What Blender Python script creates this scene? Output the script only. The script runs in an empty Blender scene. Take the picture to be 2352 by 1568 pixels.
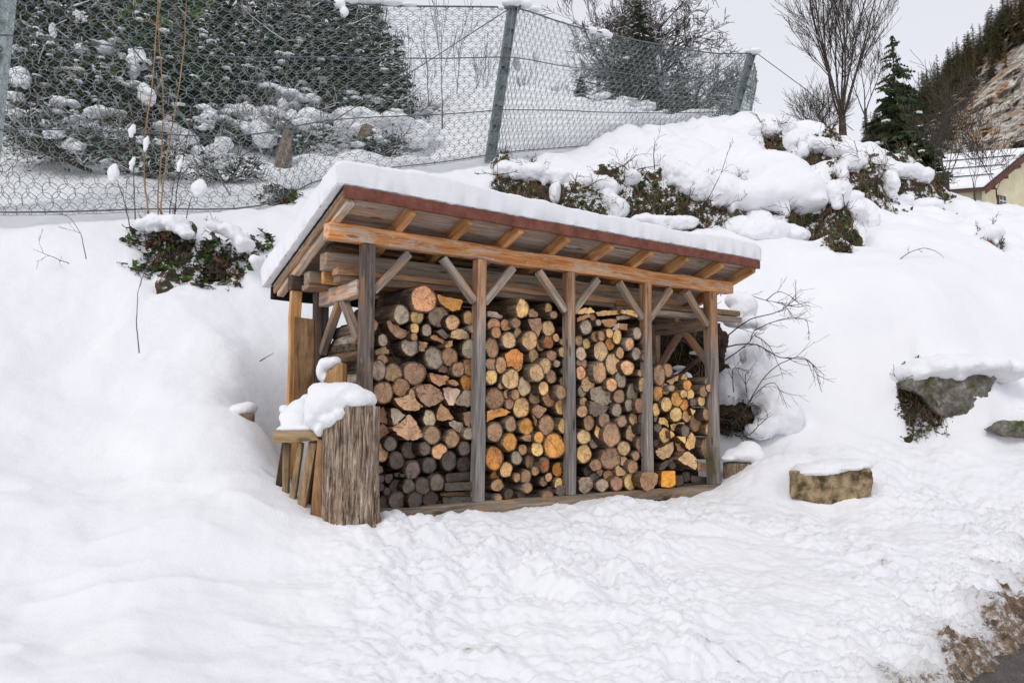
import bpy, bmesh, math, random
import numpy as np
from mathutils import Vector, Matrix, noise as mnoise
R = math.radians
random.seed(7); rng = np.random.default_rng(7)

# ------------------------------------------------------------------ camera, sky, sun, exposure
scene = bpy.context.scene
F_PX, PITCH, ROLL = 1839.66, 5.22, 0.132          # focal length in units of a 2352 px wide picture
cam_d = bpy.data.cameras.new('camera'); cam = bpy.data.objects.new('camera', cam_d)
scene.collection.objects.link(cam); scene.camera = cam
cam_d.sensor_width = 36.0; cam_d.lens = F_PX / 2352 * 36; cam_d.clip_end = 2500; cam_d.clip_start = 0.05
cam.location = (0, 0, 0)
cam.rotation_euler = (Matrix.Rotation(R(90 + PITCH), 3, 'X') @ Matrix.Rotation(R(ROLL), 3, 'Z')).to_euler()
CAMROT = cam.rotation_euler.to_matrix()

SUN_EL, SUN_AZ = 46, -35                            # soft light of an overcast midday
world = bpy.data.worlds.new('World'); scene.world = world; world.use_nodes = True
nt = world.node_tree; nt.nodes.clear()
wo = nt.nodes.new('ShaderNodeOutputWorld'); bg = nt.nodes.new('ShaderNodeBackground')
sky = nt.nodes.new('ShaderNodeTexSky'); sky.sky_type = 'NISHITA'; sky.sun_disc = False
sky.sun_elevation = R(SUN_EL); sky.sun_rotation = R(SUN_AZ)
tc = nt.nodes.new('ShaderNodeTexCoord'); sep = nt.nodes.new('ShaderNodeSeparateXYZ')
nt.links.new(tc.outputs['Generated'], sep.inputs[0])
mr = nt.nodes.new('ShaderNodeMapRange'); mr.inputs['From Min'].default_value = 0.0; mr.inputs['From Max'].default_value = 1.0
mr.inputs['To Min'].default_value = 9.7; mr.inputs['To Max'].default_value = 6.6
nt.links.new(sep.outputs['Z'], mr.inputs['Value'])
cl = nt.nodes.new('ShaderNodeVectorMath'); cl.operation = 'SCALE'; cl.inputs[0].default_value = (0.975, 0.99, 1.07)
nt.links.new(mr.outputs[0], cl.inputs['Scale'])
mx = nt.nodes.new('ShaderNodeMix'); mx.data_type = 'RGBA'; mx.inputs['Factor'].default_value = 0.96
nt.links.new(sky.outputs[0], mx.inputs['A']); nt.links.new(cl.outputs[0], mx.inputs['B'])
nt.links.new(mx.outputs['Result'], bg.inputs['Color']); bg.inputs['Strength'].default_value = 0.1
nt.links.new(bg.outputs[0], wo.inputs[0])
sun_d = bpy.data.lights.new('sun', 'SUN'); sun_d.energy = 1.1; sun_d.angle = R(22); sun_d.color = (1.0, 0.97, 0.92)
sun = bpy.data.objects.new('sun', sun_d); scene.collection.objects.link(sun)
# light comes from behind the camera's left shoulder
_sd = Vector((math.sin(R(210)) * math.cos(R(SUN_EL)), math.cos(R(210)) * math.cos(R(SUN_EL)), math.sin(R(SUN_EL))))
sun.rotation_euler = _sd.to_track_quat('Z', 'Y').to_euler()
sky.sun_rotation = R(210)
vs = scene.view_settings; vs.view_transform = 'Standard'; vs.look = 'None'; vs.exposure = 0.0; vs.gamma = 1; vs.use_curve_mapping = False
scene.cycles.max_bounces = 8; scene.cycles.diffuse_bounces = 4

# ------------------------------------------------------------------ helpers
C = scene.collection
def ray(u, v):
    d = CAMROT @ Vector(((u - 1176) / F_PX, -(v - 784) / F_PX, -1)); return d / d.y
def at(u, v, Y):                                    # a point of the place, Y metres out, seen at (u, v) of the 2352 wide photograph
    return ray(u, v) * Y
def tag(o, label=None, cat=None, group=None, kind=None):
    if label: o['label'] = label
    if cat: o['category'] = cat
    if group: o['group'] = group
    if kind: o['kind'] = kind
    return o
def empty(name, loc=(0, 0, 0), rz=0):
    o = bpy.data.objects.new(name, None); C.objects.link(o); o.location = loc; o.rotation_euler = (0, 0, rz); o.empty_display_size = .1
    return o
def mesh(name, verts, faces, mats, parent=None, smooth=False, mi=None, loc=None, rot=None):
    me = bpy.data.meshes.new(name); me.from_pydata([tuple(p) for p in verts], [], [tuple(f) for f in faces]); me.update()
    if not isinstance(mats, (list, tuple)): mats = [mats]
    for m in mats: me.materials.append(m)
    if mi is not None: me.polygons.foreach_set('material_index', mi)
    if smooth: me.polygons.foreach_set('use_smooth', [True] * len(me.polygons))
    o = bpy.data.objects.new(name, me); C.objects.link(o)
    if parent: o.parent = parent
    if loc is not None: o.location = loc
    if rot is not None: o.rotation_euler = rot
    return o
class MB:
    """collects shapes that end as ONE mesh object"""
    def __init__(s): s.v = []; s.f = []; s.mi = []
    def add(s, v, f, m=0):
        b = len(s.v); s.v += [tuple(p) for p in v]; s.f += [tuple(i + b for i in q) for q in f]; s.mi += [m] * len(f)
    def box(s, a, b, m=0):
        x0, y0, z0 = a; x1, y1, z1 = b
        s.add([(x0,y0,z0),(x1,y0,z0),(x1,y1,z0),(x0,y1,z0),(x0,y0,z1),(x1,y0,z1),(x1,y1,z1),(x0,y1,z1)],
              [(0,3,2,1),(4,5,6,7),(0,1,5,4),(1,2,6,5),(2,3,7,6),(3,0,4,7)], m)
    def tube(s, pts, rad, n=5, m=0, cap=True, loop=False):
        pts = [Vector(p) for p in pts]; k = len(pts)
        if not isinstance(rad, (list, tuple)): rad = [rad] * k
        v = []; ref = Vector((0.31, 0.22, 0.93))
        for i, p in enumerate(pts):
            t = (pts[(i + 1) % k] - pts[i - 1]) if loop else (pts[min(i + 1, k - 1)] - pts[max(i - 1, 0)])
            if t.length < 1e-9: t = Vector((0, 0, 1))
            t.normalize()
            a = t.cross(ref)
            if a.length < .1: a = t.cross(Vector((1, 0, 0)))
            a.normalize(); b = t.cross(a)
            for j in range(n):
                an = 2 * math.pi * j / n; v.append(p + (a * math.cos(an) + b * math.sin(an)) * rad[i])
        f = []
        for i in range(k if loop else k - 1):
            for j in range(n):
                i2 = (i + 1) % k; f.append((i * n + j, i * n + (j + 1) % n, i2 * n + (j + 1) % n, i2 * n + j))
        if cap and not loop and n > 2: f.append(tuple(range(n))[::-1]); f.append(tuple((k - 1) * n + j for j in range(n)))
        s.add(v, f, m)
    def build(s, name, mats, parent=None, smooth=False, **kw): return mesh(name, s.v, s.f, mats, parent, smooth, s.mi, **kw)
def mod_bevel(o, w=.006, seg=2):
    m = o.modifiers.new('bevel', 'BEVEL'); m.width = w; m.segments = seg; m.limit_method = 'ANGLE'; m.angle_limit = R(35)

# numpy gradient noise, 2-D
_perm = rng.permutation(512); _g = rng.normal(size=(512, 2)); _g /= np.linalg.norm(_g, axis=1)[:, None]
def n2(x, y):
    xi = np.floor(x).astype(int); yi = np.floor(y).astype(int); xf = x - xi; yf = y - yi
    def gr(i, j):
        h = _perm[(_perm[i & 511] + j) & 511]; return _g[h]
    u = xf**3 * (xf * (xf * 6 - 15) + 10); w = yf**3 * (yf * (yf * 6 - 15) + 10)
    def d(i, j): g = gr(xi + i, yi + j); return g[..., 0] * (xf - i) + g[..., 1] * (yf - j)
    return ((d(0,0) * (1-u) + d(1,0) * u) * (1-w) + (d(0,1) * (1-u) + d(1,1) * u) * w) * 1.5
def fbm(x, y, o=4, g=.5):
    s = 0; a = 1
    for k in range(o): s = s + a * n2(x * 2**k + 17.3 * k, y * 2**k - 9.1 * k); a *= g
    return s

# ------------------------------------------------------------------ materials
def newmat(name):
    m = bpy.data.materials.new(name); m.use_nodes = True; t = m.node_tree; t.nodes.clear()
    o = t.nodes.new('ShaderNodeOutputMaterial'); b = t.nodes.new('ShaderNodeBsdfPrincipled'); t.links.new(b.outputs[0], o.inputs[0])
    return m, t, b
class N:
    """small node-graph helper"""
    def __init__(s, t): s.t = t
    def n(s, k, **kw):
        q = s.t.nodes.new(k)
        for a, b in kw.items(): setattr(q, a, b)
        return q
    def l(s, a, b): s.t.links.new(a, b)
    def coord(s, scale=(1, 1, 1), rnd=True, kind='Object', rot=(0, 0, 0)):
        c = s.n('ShaderNodeTexCoord'); out = c.outputs[kind]
        if rnd:
            oi = s.n('ShaderNodeObjectInfo'); mu = s.n('ShaderNodeMath', operation='MULTIPLY'); mu.inputs[1].default_value = 37.0
            s.l(oi.outputs['Random'], mu.inputs[0]); ad = s.n('ShaderNodeVectorMath', operation='ADD')
            s.l(out, ad.inputs[0]); s.l(mu.outputs[0], ad.inputs[1]); out = ad.outputs[0]
        mp = s.n('ShaderNodeMapping'); mp.inputs['Scale'].default_value = scale; mp.inputs['Rotation'].default_value = rot
        s.l(out, mp.inputs[0]); return mp.outputs[0]
    def noise(s, co, scale, detail=4, rough=.55, dist=0):
        q = s.n('ShaderNodeTexNoise'); q.inputs['Scale'].default_value = scale; q.inputs['Detail'].default_value = detail
        q.inputs['Roughness'].default_value = rough; q.inputs['Distortion'].default_value = dist
        if co is not None: s.l(co, q.inputs['Vector'])
        return q.outputs['Fac']
    def ramp(s, fac, stops, interp='LINEAR'):
        q = s.n('ShaderNodeValToRGB'); q.color_ramp.interpolation = interp; e = q.color_ramp.elements
        while len(e) < len(stops): e.new(.5)
        for x, (p, c) in zip(e, stops): x.position = p; x.color = (*c, 1) if isinstance(c, (tuple, list)) else (c, c, c, 1)
        s.l(fac, q.inputs[0]); return q.outputs[0]
    def mix(s, a, b, f, mode='MIX'):
        q = s.n('ShaderNodeMix', data_type='RGBA', blend_type=mode)
        for i, x in (('A', a), ('B', b)):
            if isinstance(x, tuple): q.inputs[i].default_value = (*x, 1)
            else: s.l(x, q.inputs[i])
        if isinstance(f, (int, float)): q.inputs['Factor'].default_value = f
        else: s.l(f, q.inputs['Factor'])
        return q.outputs['Result']
    def math(s, op, a, b=None):
        q = s.n('ShaderNodeMath', operation=op)
        for i, x in enumerate((a, b)):
            if x is None: continue
            if isinstance(x, (int, float)): q.inputs[i].default_value = x
            else: s.l(x, q.inputs[i])
        return q.outputs[0]
    def bump(s, h, b, st=.5, d=.01):
        q = s.n('ShaderNodeBump'); q.inputs['Strength'].default_value = st; q.inputs['Distance'].default_value = d
        s.l(h, q.inputs['Height']); s.l(q.outputs[0], b.inputs['Normal'])
    def objcol(s): return s.n('ShaderNodeObjectInfo').outputs['Color']

def mat_snow(name='snow', dirt=False, grain=.5):
    m, t, b = newmat(name); g = N(t); co = g.coord(rnd=False)
    col = g.ramp(g.noise(co, 1.3, 3), [(.3, (.86, .865, .895)), (.7, (.90, .90, .92))])
    if dirt:
        a = g.n('ShaderNodeAttribute', attribute_name='dirt')
        fine = g.noise(co, 22, 6, .75)
        k = g.math('ADD', a.outputs['Fac'], g.math('MULTIPLY', g.math('SUBTRACT', fine, .5), 1.3))
        f = g.ramp(k, [(.42, 0.0), (.62, 1.0)])
        dc = g.ramp(g.noise(co, 14, 5, .7), [(.3, (.045, .032, .022)), (.5, (.17, .115, .07)), (.72, (.36, .28, .2))])
        w = g.ramp(a.outputs['Fac'], [(.0, (1, 1, 1)), (.5, (.74, .72, .70))])
        col = g.mix(g.mix(col, w, 1.0, 'MULTIPLY'), dc, f)
        ba = g.n('ShaderNodeAttribute', attribute_name='bare')
        kb = g.math('ADD', ba.outputs['Fac'], g.math('MULTIPLY', g.math('SUBTRACT', g.noise(co, 5, 6, .7), .5), 1.7))
        ec = g.ramp(g.noise(co, 11, 7, .75), [(.3, (.008, .006, .004)), (.5, (.045, .030, .018)), (.68, (.15, .105, .065))])
        ec = g.mix(ec, (.045, .055, .012), g.ramp(g.noise(co, 3.5, 5, .7), [(.52, 0.0), (.60, .8)]))
        speck = g.math('ADD', g.noise(co, 6, 6, .75), g.math('MULTIPLY', g.noise(co, 1.7, 3, .5), .5))
        ec = g.mix(ec, (.86, .865, .89), g.ramp(speck, [(.80, 0.0), (.83, 1.0)]))
        col = g.mix(col, ec, g.ramp(kb, [(.50, 0.0), (.54, 1.0)]))
    g.l(col, b.inputs['Base Color']); b.inputs['Roughness'].default_value = .75
    b.inputs['Specular IOR Level'].default_value = .25
    h = g.math('ADD', g.noise(co, 55, 5, .7), g.math('MULTIPLY', g.noise(co, 9, 4, .6), 1.6))
    g.bump(h, b, grain, .012)
    return m
def mat_wood(name, dark, mid, light, accent=None, acc_amt=.5, rough=.8, grey=None, gx=1.0, warm_top=None):
    """sawn timber, grain along local X; obj.color tints it"""
    m, t, b = newmat(name); g = N(t)
    co = g.coord((1.1 * gx, 16, 16)); co2 = g.coord((.7 * gx, 3, 3)); co3 = g.coord((3 * gx, 70, 70))
    n1 = g.noise(co, 1.6, 6, .65, .6); n3 = g.noise(co3, 1.2, 4, .7)
    col = g.ramp(n1, [(.28, dark), (.5, mid), (.74, light)])
    col = g.mix(col, g.ramp(n3, [(.35, .45), (.6, 1.0)]), .55, 'MULTIPLY')
    if accent:
        k = g.ramp(g.noise(g.coord((2.2, 9, 9)), 1.4, 5, .7, .8), [(.62 - acc_amt * .3, 0.0), (.70 - acc_amt * .3, 1.0)])
        col = g.mix(col, g.mix(accent, g.ramp(n3, [(.3, .5), (.6, 1.0)]), .5, 'MULTIPLY'), k)
    if warm_top:                                        # the sheltered upper end keeps its brown, the weathered foot is grey
        sx = g.n('ShaderNodeSeparateXYZ'); tcg = g.n('ShaderNodeTexCoord'); g.l(tcg.outputs['Generated'], sx.inputs[0])
        k = g.math('ADD', sx.outputs['X'], g.math('MULTIPLY', g.math('SUBTRACT', g.noise(g.coord((3, 25, 25)), 1.2, 5, .7), .5), .9))
        col = g.mix(col, g.mix(col, warm_top, 1.0, 'MULTIPLY'), g.ramp(k, [(.62, 0.0), (.85, 1.0)]))
    big = g.ramp(g.noise(co2, 1.1, 4, .6), [(.3, .62), (.65, 1.12)])
    col = g.mix(col, big, .8, 'MULTIPLY')
    # knots
    vo = g.n('ShaderNodeTexVoronoi'); vo.inputs['Scale'].default_value = 1.0; vo.inputs['Randomness'].default_value = 1
    g.l(g.coord((2.2, 9, 9)), vo.inputs['Vector'])
    col = g.mix(col, g.ramp(vo.outputs['Distance'], [(.09, (.25, .17, .12)), (.17, (1, 1, 1))]), .75, 'MULTIPLY')
    col = g.mix(col, g.objcol(), 1.0, 'MULTIPLY')
    g.l(col, b.inputs['Base Color']); b.inputs['Roughness'].default_value = rough; b.inputs['Specular IOR Level'].default_value = .25
    g.bump(g.math('ADD', n1, n3), b, .55, .006)
    return m
def mat_cut():
    """sawn end of a log: 'rad' runs 0 at the heart to 1 at the rim; obj.color is its wood"""
    m, t, b = newmat('cut_log_end'); g = N(t)
    a = g.n('ShaderNodeAttribute', attribute_name='rad'); co = g.coord(rnd=True); loc = g.coord(rnd=False)
    nz = g.noise(co, 9, 3); rr = g.math('ADD', a.outputs['Fac'], g.math('MULTIPLY', g.math('SUBTRACT', nz, .5), .22))
    ring = g.math('SINE', g.math('MULTIPLY', rr, 46.0))
    rings = g.ramp(g.math('ADD', g.math('MULTIPLY', ring, .5), .5), [(0, .80), (1, 1.06)])
    col = g.mix(g.mix(g.objcol(), (1.62, 1.50, 1.34), 1.0, 'MULTIPLY'), rings, .75, 'MULTIPLY')
    mott = g.noise(co, 14, 5, .7)
    col = g.mix(col, g.ramp(mott, [(.3, (.5, .43, .38)), (.5, (1.05, 1.03, 1.0)), (.75, (1.45, 1.42, 1.38))]), .85, 'MULTIPLY')
    saw = g.noise(g.coord((40, 3, 6), rot=(0, .6, 0)), 2.0, 3, .6)
    col = g.mix(col, g.ramp(saw, [(.3, .72), (.6, 1.05)]), .5, 'MULTIPLY')
    # grey weathering in broad patches, darker rim and heart
    wth = g.ramp(g.noise(co, 4.5, 4, .65), [(.52, 0.0), (.72, .55)])
    col = g.mix(col, (.19, .165, .145), wth)
    col = g.mix(col, g.ramp(rr, [(0.0, (.62, .5, .42)), (.10, (1, 1, 1)), (.86, (1, 1, 1)), (.985, (.42, .34, .28))]), .9, 'MULTIPLY')
    # radial cracks
    sp = g.n('ShaderNodeSeparateXYZ'); g.l(loc, sp.inputs[0]); an = g.math('ARCTAN2', sp.outputs['Z'], sp.outputs['X'])
    oi = g.n('ShaderNodeObjectInfo'); cv = g.n('ShaderNodeCombineXYZ')
    g.l(g.math('MULTIPLY', an, 1.1), cv.inputs[0]); g.l(g.math('MULTIPLY', oi.outputs['Random'], 91.0), cv.inputs[1]); g.l(g.math('MULTIPLY', rr, .35), cv.inputs[2])
    cr = g.noise(cv.outputs[0], 3.2, 2, .5); cd = g.math('ABSOLUTE', g.math('SUBTRACT', cr, .5))
    thr = g.math('MULTIPLY', g.math('GREATER_THAN', g.noise(cv.outputs[0], 1.3, 1), .5), .016)
    ck = g.math('LESS_THAN', cd, thr)
    col = g.mix(col, (.03, .022, .018), g.math('MULTIPLY', ck, .85))
    g.l(col, b.inputs['Base Color']); b.inputs['Roughness'].default_value = .85; b.inputs['Specular IOR Level'].default_value = .2
    g.bump(g.math('ADD', mott, saw), b, .6, .006)
    return m
def mat_bark(name, dark, mid, light, axis_y=True, sc=1.0, tint=False):
    m, t, b = newmat(name); g = N(t)
    co = g.coord((16 * sc, 2.5 * sc, 16 * sc) if axis_y else (18 * sc, 18 * sc, 2.2 * sc))
    n1 = g.noise(co, 1.5, 6, .7, .5); n0 = g.noise(g.coord(), 5, 4, .6)
    col = g.ramp(n1, [(.3, dark), (.52, mid), (.75, light)])
    col = g.mix(col, g.ramp(n0, [(.3, .5), (.65, 1.25)]), .8, 'MULTIPLY')
    if tint: col = g.mix(col, g.objcol(), 1.0, 'MULTIPLY')
    g.l(col, b.inputs['Base Color']); b.inputs['Roughness'].default_value = .9; b.inputs['Specular IOR Level'].default_value = .15
    g.bump(n1, b, .9, .012)
    return m
def mat_simple(name, c1, c2, scale=6, rough=.8, metal=0, bump=.3, detail=4, tint=False, lo=.35, hi=.65, rnd=True):
    m, t, b = newmat(name); g = N(t); n1 = g.noise(g.coord(rnd=rnd), scale, detail, .65)
    col = g.ramp(n1, [(lo, c1), (hi, c2)])
    if tint: col = g.mix(col, g.objcol(), 1.0, 'MULTIPLY')
    g.l(col, b.inputs['Base Color']); b.inputs['Roughness'].default_value = rough; b.inputs['Metallic'].default_value = metal
    b.inputs['Specular IOR Level'].default_value = .3
    if bump: g.bump(n1, b, bump, .01)
    return m
M = {}
M['snow'] = mat_snow(); M['snow_dirt'] = mat_snow('trodden_snow', True)
M['wood_grey'] = mat_wood('weathered_timber', (.13, .105, .085), (.36, .31, .265), (.60, .54, .47), (.56, .31, .15), .30)
M['wood_post'] = mat_wood('weathered_post', (.13, .115, .10), (.33, .30, .275), (.56, .52, .48), warm_top=(1.6, 1.0, .6))
M['wood_brown'] = mat_wood('brown_timber', (.13, .08, .05), (.40, .275, .185), (.60, .46, .33), (.54, .30, .15), .3)
M['wood_orange'] = mat_wood('fresh_orange_timber', (.36, .15, .05), (.80, .40, .15), (.90, .56, .28), (.55, .36, .22), .22)
M['wood_plate'] = mat_wood('peeled_orange_beam', (.36, .12, .04), (.80, .34, .11), (.92, .58, .34), (.68, .52, .40), .38)
M['wood_dark'] = mat_wood('dark_timber', (.035, .027, .022), (.085, .068, .057), (.17, .14, .115), (.16, .09, .05), .25)
M['wood_ceiling'] = mat_wood('roof_boarding', (.17, .12, .09), (.48, .385, .315), (.68, .58, .50), (.55, .28, .13), .24)
M['cut'] = mat_cut()
M['bark'] = mat_bark('log_bark', (.028, .019, .014), (.13, .094, .068), (.32, .26, .21), tint=True)
M['split'] = mat_bark('split_wood_side', (.06, .036, .022), (.17, .11, .07), (.31, .22, .15), tint=True)
M['birch'] = mat_bark('birch_bark', (.07, .05, .04), (.30, .26, .22), (.60, .57, .53), tint=True, sc=.6)
M['tree_bark'] = mat_bark('tree_bark', (.028, .022, .018), (.085, .068, .055), (.17, .14, .12), axis_y=False)
M['stump_bark'] = mat_bark('old_stump_bark', (.035, .024, .018), (.26, .185, .13), (.62, .52, .43), axis_y=False, sc=3.0)
M['red'] = mat_simple('red_brown_painted_edge', (.13, .040, .026), (.24, .085, .055), 12, .7, bump=.4, detail=8)
M['felt'] = mat_simple('black_roofing_felt', (.012, .012, .013), (.03, .03, .03), 20, .8)
M['steel'] = mat_simple('galvanised_steel', (.20, .235, .25), (.36, .40, .41), 9, .55, .15, .1, tint=True)
M['cable'] = mat_simple('steel_cable', (.10, .115, .12), (.20, .22, .225), 9, .5, .5, 0)
M['ringw'] = mat_simple('ring_net_wire', (.15, .19, .185), (.29, .34, .33), 3, .5, .1, 0)
m, t, b = newmat('furrowed_stump'); g = N(t)
f1 = g.noise(g.coord((38, 38, 2.6), rnd=False), 1.6, 5, .65, .8); f2 = g.noise(g.coord(rnd=False), 5, 5, .65); f3 = g.noise(g.coord((90, 90, 9), rnd=False), 1.5, 3, .7)
c_ = g.ramp(f1, [(.36, (.035, .024, .018)), (.47, (.24, .17, .12)), (.60, (.50, .41, .33)), (.75, (.66, .58, .50))])
c_ = g.mix(c_, g.ramp(f2, [(.34, (.42, .36, .36)), (.5, (1, .95, .88)), (.66, (1.3, 1.2, 1.05))]), .85, 'MULTIPLY'); c_ = g.mix(c_, g.ramp(f3, [(.35, .6), (.6, 1.1)]), .7, 'MULTIPLY')
g.l(c_, b.inputs['Base Color']); b.inputs['Roughness'].default_value = .9; g.bump(f1, b, 1.0, .02); M['stump'] = m
M['earth'] = mat_simple('bare_bank_earth', (.012, .008, .005), (.07, .042, .024), 7, .95, bump=1.0, detail=8)
M['moss'] = mat_simple('moss', (.02, .03, .006), (.09, .10, .02), 9, .95, bump=.8)
M['twig'] = mat_simple('thin_twig', (.045, .028, .022), (.11, .072, .055), 12, .8, bump=0)
M['sap'] = mat_simple('tan_sapling_bark', (.26, .15, .07), (.42, .27, .14), 5, .7, bump=0)
M['dry'] = mat_simple('dry_grass', (.17, .12, .06), (.33, .25, .14), 5, .9, bump=0)
M['leaf'] = mat_simple('bramble_leaf', (.03, .07, .012), (.10, .19, .03), 4, .6, bump=0)
M['ivy'] = mat_simple('dark_ivy_leaf', (.012, .028, .008), (.04, .07, .018), 5, .5, bump=0)
M['brown_leaf'] = mat_simple('withered_leaf', (.13, .045, .02), (.28, .12, .05), 5, .8, bump=0)
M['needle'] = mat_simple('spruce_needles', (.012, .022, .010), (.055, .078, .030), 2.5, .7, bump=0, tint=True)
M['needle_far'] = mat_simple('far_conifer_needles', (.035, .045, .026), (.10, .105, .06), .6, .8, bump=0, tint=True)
# ------------------------------------------------------------------ the snow-covered ground
ROAD_Z = -1.5
CTRL = []
def cp(u, v, Y): p = at(u, v, Y); CTRL.append((p.x, p.y, p.z))
# foreground, from the road up
for a in [(-300,1568,4.0),(0,1568,4.0),(500,1568,4.1),(900,1568,4.15),(1176,1568,4.2),(1500,1568,4.25),(1850,1568,4.35),
          (0,1300,5.1),(400,1310,5.1),(0,1100,6.0),(0,950,6.7),(0,800,7.4),(0,650,8.2),(0,500,9.2),(-400,1100,5.6),(-400,800,7.0),(-400,500,8.8),
          (300,1100,6.2),(300,950,7.1),(300,800,7.9),(300,650,8.7),(300,520,9.5),(-300,1300,4.9),
          (600,1300,5.3),(650,1148,6.0),(700,1172,5.95),(737,1206,5.86),(870,1196,5.95),(610,1110,6.25),(600,1080,6.45),(600,980,7.1),(560,850,7.8),(600,740,8.8),(560,600,9.5),(640,490,10.3),(720,470,11.0),
          (800,1212,5.85),(800,1300,5.35),(900,1203,6.25),(1000,1190,6.6),(1150,1175,7.0),(1300,1160,7.45),(1450,1148,7.9),(1600,1140,8.4),(1640,1142,8.5),
          (1000,1300,5.5),(1300,1300,5.7),(1600,1300,6.0),(1950,1300,6.3),(2250,1290,6.6),(1000,1430,4.75),(1300,1430,4.8),(1700,1430,5.0),(2050,1430,5.2),
          (1700,1130,8.7),(1660,1080,9.3),(1740,1010,9.9),(1800,850,10.5),(1850,700,11.3),(1850,575,12.4),(1720,700,11.2),(1720,600,12.3),
          (1840,1172,8.0),(1900,1186,7.93),(1995,1136,8.1),(1950,1155,8.0),(1900,1050,9.1),(2050,1080,9.0),(2100,1150,8.4),(2050,960,9.8),(2100,900,10.1),(2100,800,10.1),(2150,680,10.9),(2100,580,12.1),
          (2352,1060,9.0),(2352,960,9.6),(2280,880,10.1),(2352,700,11.2),(2352,590,13.0),(2352,500,16),(2250,1180,8.0),(2600,1100,8.6),(2700,700,11.5),(2700,500,16),(2700,1250,7.2),
          (2000,540,13.2),(2200,540,13.6),(1800,545,13),(1700,520,13.2),(1500,490,13.2),(1350,450,13.4),(1200,415,13.8),(1060,392,13.8),
          (1040,375,14.6),(1130,362,15),(1300,345,16),(1500,318,17),(1650,312,17.5),(1800,287,17.8),(1900,322,17.4),(2000,352,17.4),(2090,390,17.4),(2140,440,17),(2200,478,18),(2352,492,19),
          (1560,400,15),(1750,400,15.3),(1750,470,14.2),(1900,430,15),(1300,400,14.6),(2000,450,14.8),(2100,490,15.0),
          (800,385,13.2),(900,372,14.2),(0,445,10.6),(0,380,12.5),(0,290,16),(0,180,22),(300,430,11.4),(300,340,14.5),(300,230,21),(600,405,13),(600,330,17),(600,250,23),
          (-500,400,12),(-500,200,18),(800,345,17),(950,338,18),(1050,348,17.5),(200,460,10.6),(450,460,11.0),(-400,420,10.2)]:
    cp(*a)
CTRL += [(2.75,4.45,-1.60),(3.6,4.9,-1.62),(4.6,5.6,-1.62),(6,6.6,-1.6),(0,2.5,-1.6),(1.5,3.4,-1.58),(-3,1.5,-1.6),(4,3,-1.7),(8,5,-1.7),(9,8.6,-1.4),(-6,1,-1.5),(0,-2,-1.6),(12,2,-1.8),
         (-1,18,7.0),(-8,40,24),(-22,40,32),(-30,20,22),(-14,10,5.6),(-11,6,3.0),(2,26,6.8),(6,26,6.6),(10,26,6.2),(0,40,6.0),(12,40,4.6),(25,40,4.0),(-5,60,18),(15,60,3.5),(40,60,3),(-40,60,40),(30,18,3.4),(22,12,1.5),(20,25,4)]
SH_X, SH_Y, SH_Z, TH = -1.161, 6.444, -0.762, R(54.07)
WV = Vector((math.sin(TH), math.cos(TH), 0)); NV = Vector((-math.cos(TH), math.sin(TH), 0)); SH_O = Vector((SH_X, SH_Y, SH_Z))
def shed(t, s, z): return SH_O + WV * t + NV * s + Vector((0, 0, z))
for t in (-.1, 1, 2, 3, 4.2):
    for s, z in ((.1, -.13), (.8, -.12), (1.35, .05)):
        p = shed(t, s, z); CTRL.append(tuple(p))
    if t > .5: CTRL.append(tuple(shed(t, 2.6, 1.3)))
CT = np.array(CTRL)
def _tps(r2): return np.where(r2 > 1e-12, r2 * np.log(r2 + 1e-12) * .5, 0)
def _fit():
    P = CT[:, :2]; n = len(P); d2 = ((P[:, None] - P[None]) ** 2).sum(-1); K = _tps(d2) + np.eye(n) * .02
    A = np.zeros((n + 3, n + 3)); A[:n, :n] = K; A[:n, n] = 1; A[:n, n+1:] = P; A[n, :n] = 1; A[n+1:, :n] = P.T
    return np.linalg.solve(A, np.r_[CT[:, 2], 0, 0, 0])
_W = _fit()
def base_h(x, y):
    x = np.asarray(x, float); y = np.asarray(y, float); s = _W[-3] + _W[-2] * x + _W[-1] * y
    for i in range(len(CT)): s = s + _W[i] * _tps((x - CT[i, 0]) ** 2 + (y - CT[i, 1]) ** 2)
    return s
def sstep(a, b, x): t = np.clip((x - a) / (b - a), 0, 1); return t * t * (3 - 2 * t)
def road_d(x, y):                                    # distance from the road edge, positive on the snow side
    return (-(x - 2.59) * .715 + (y - 4.67) * .70)
DIPS = [(at(288, 1062, 6.35), .16, .07), (at(568, 945, 7.2), .20, .08), (at(390, 1150, 5.9), .22, .05), (at(170, 1010, 6.5), .30, .06), (at(470, 1130, 6.0), .12, .05), (at(120, 820, 7.4), .3, .06), (at(470, 900, 7.5), .35, .05), (at(240, 1230, 5.5), .2, .05), (at(350, 760, 8.1), .3, .05)]
DR = at(1765, 1140, 8.6)
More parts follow.
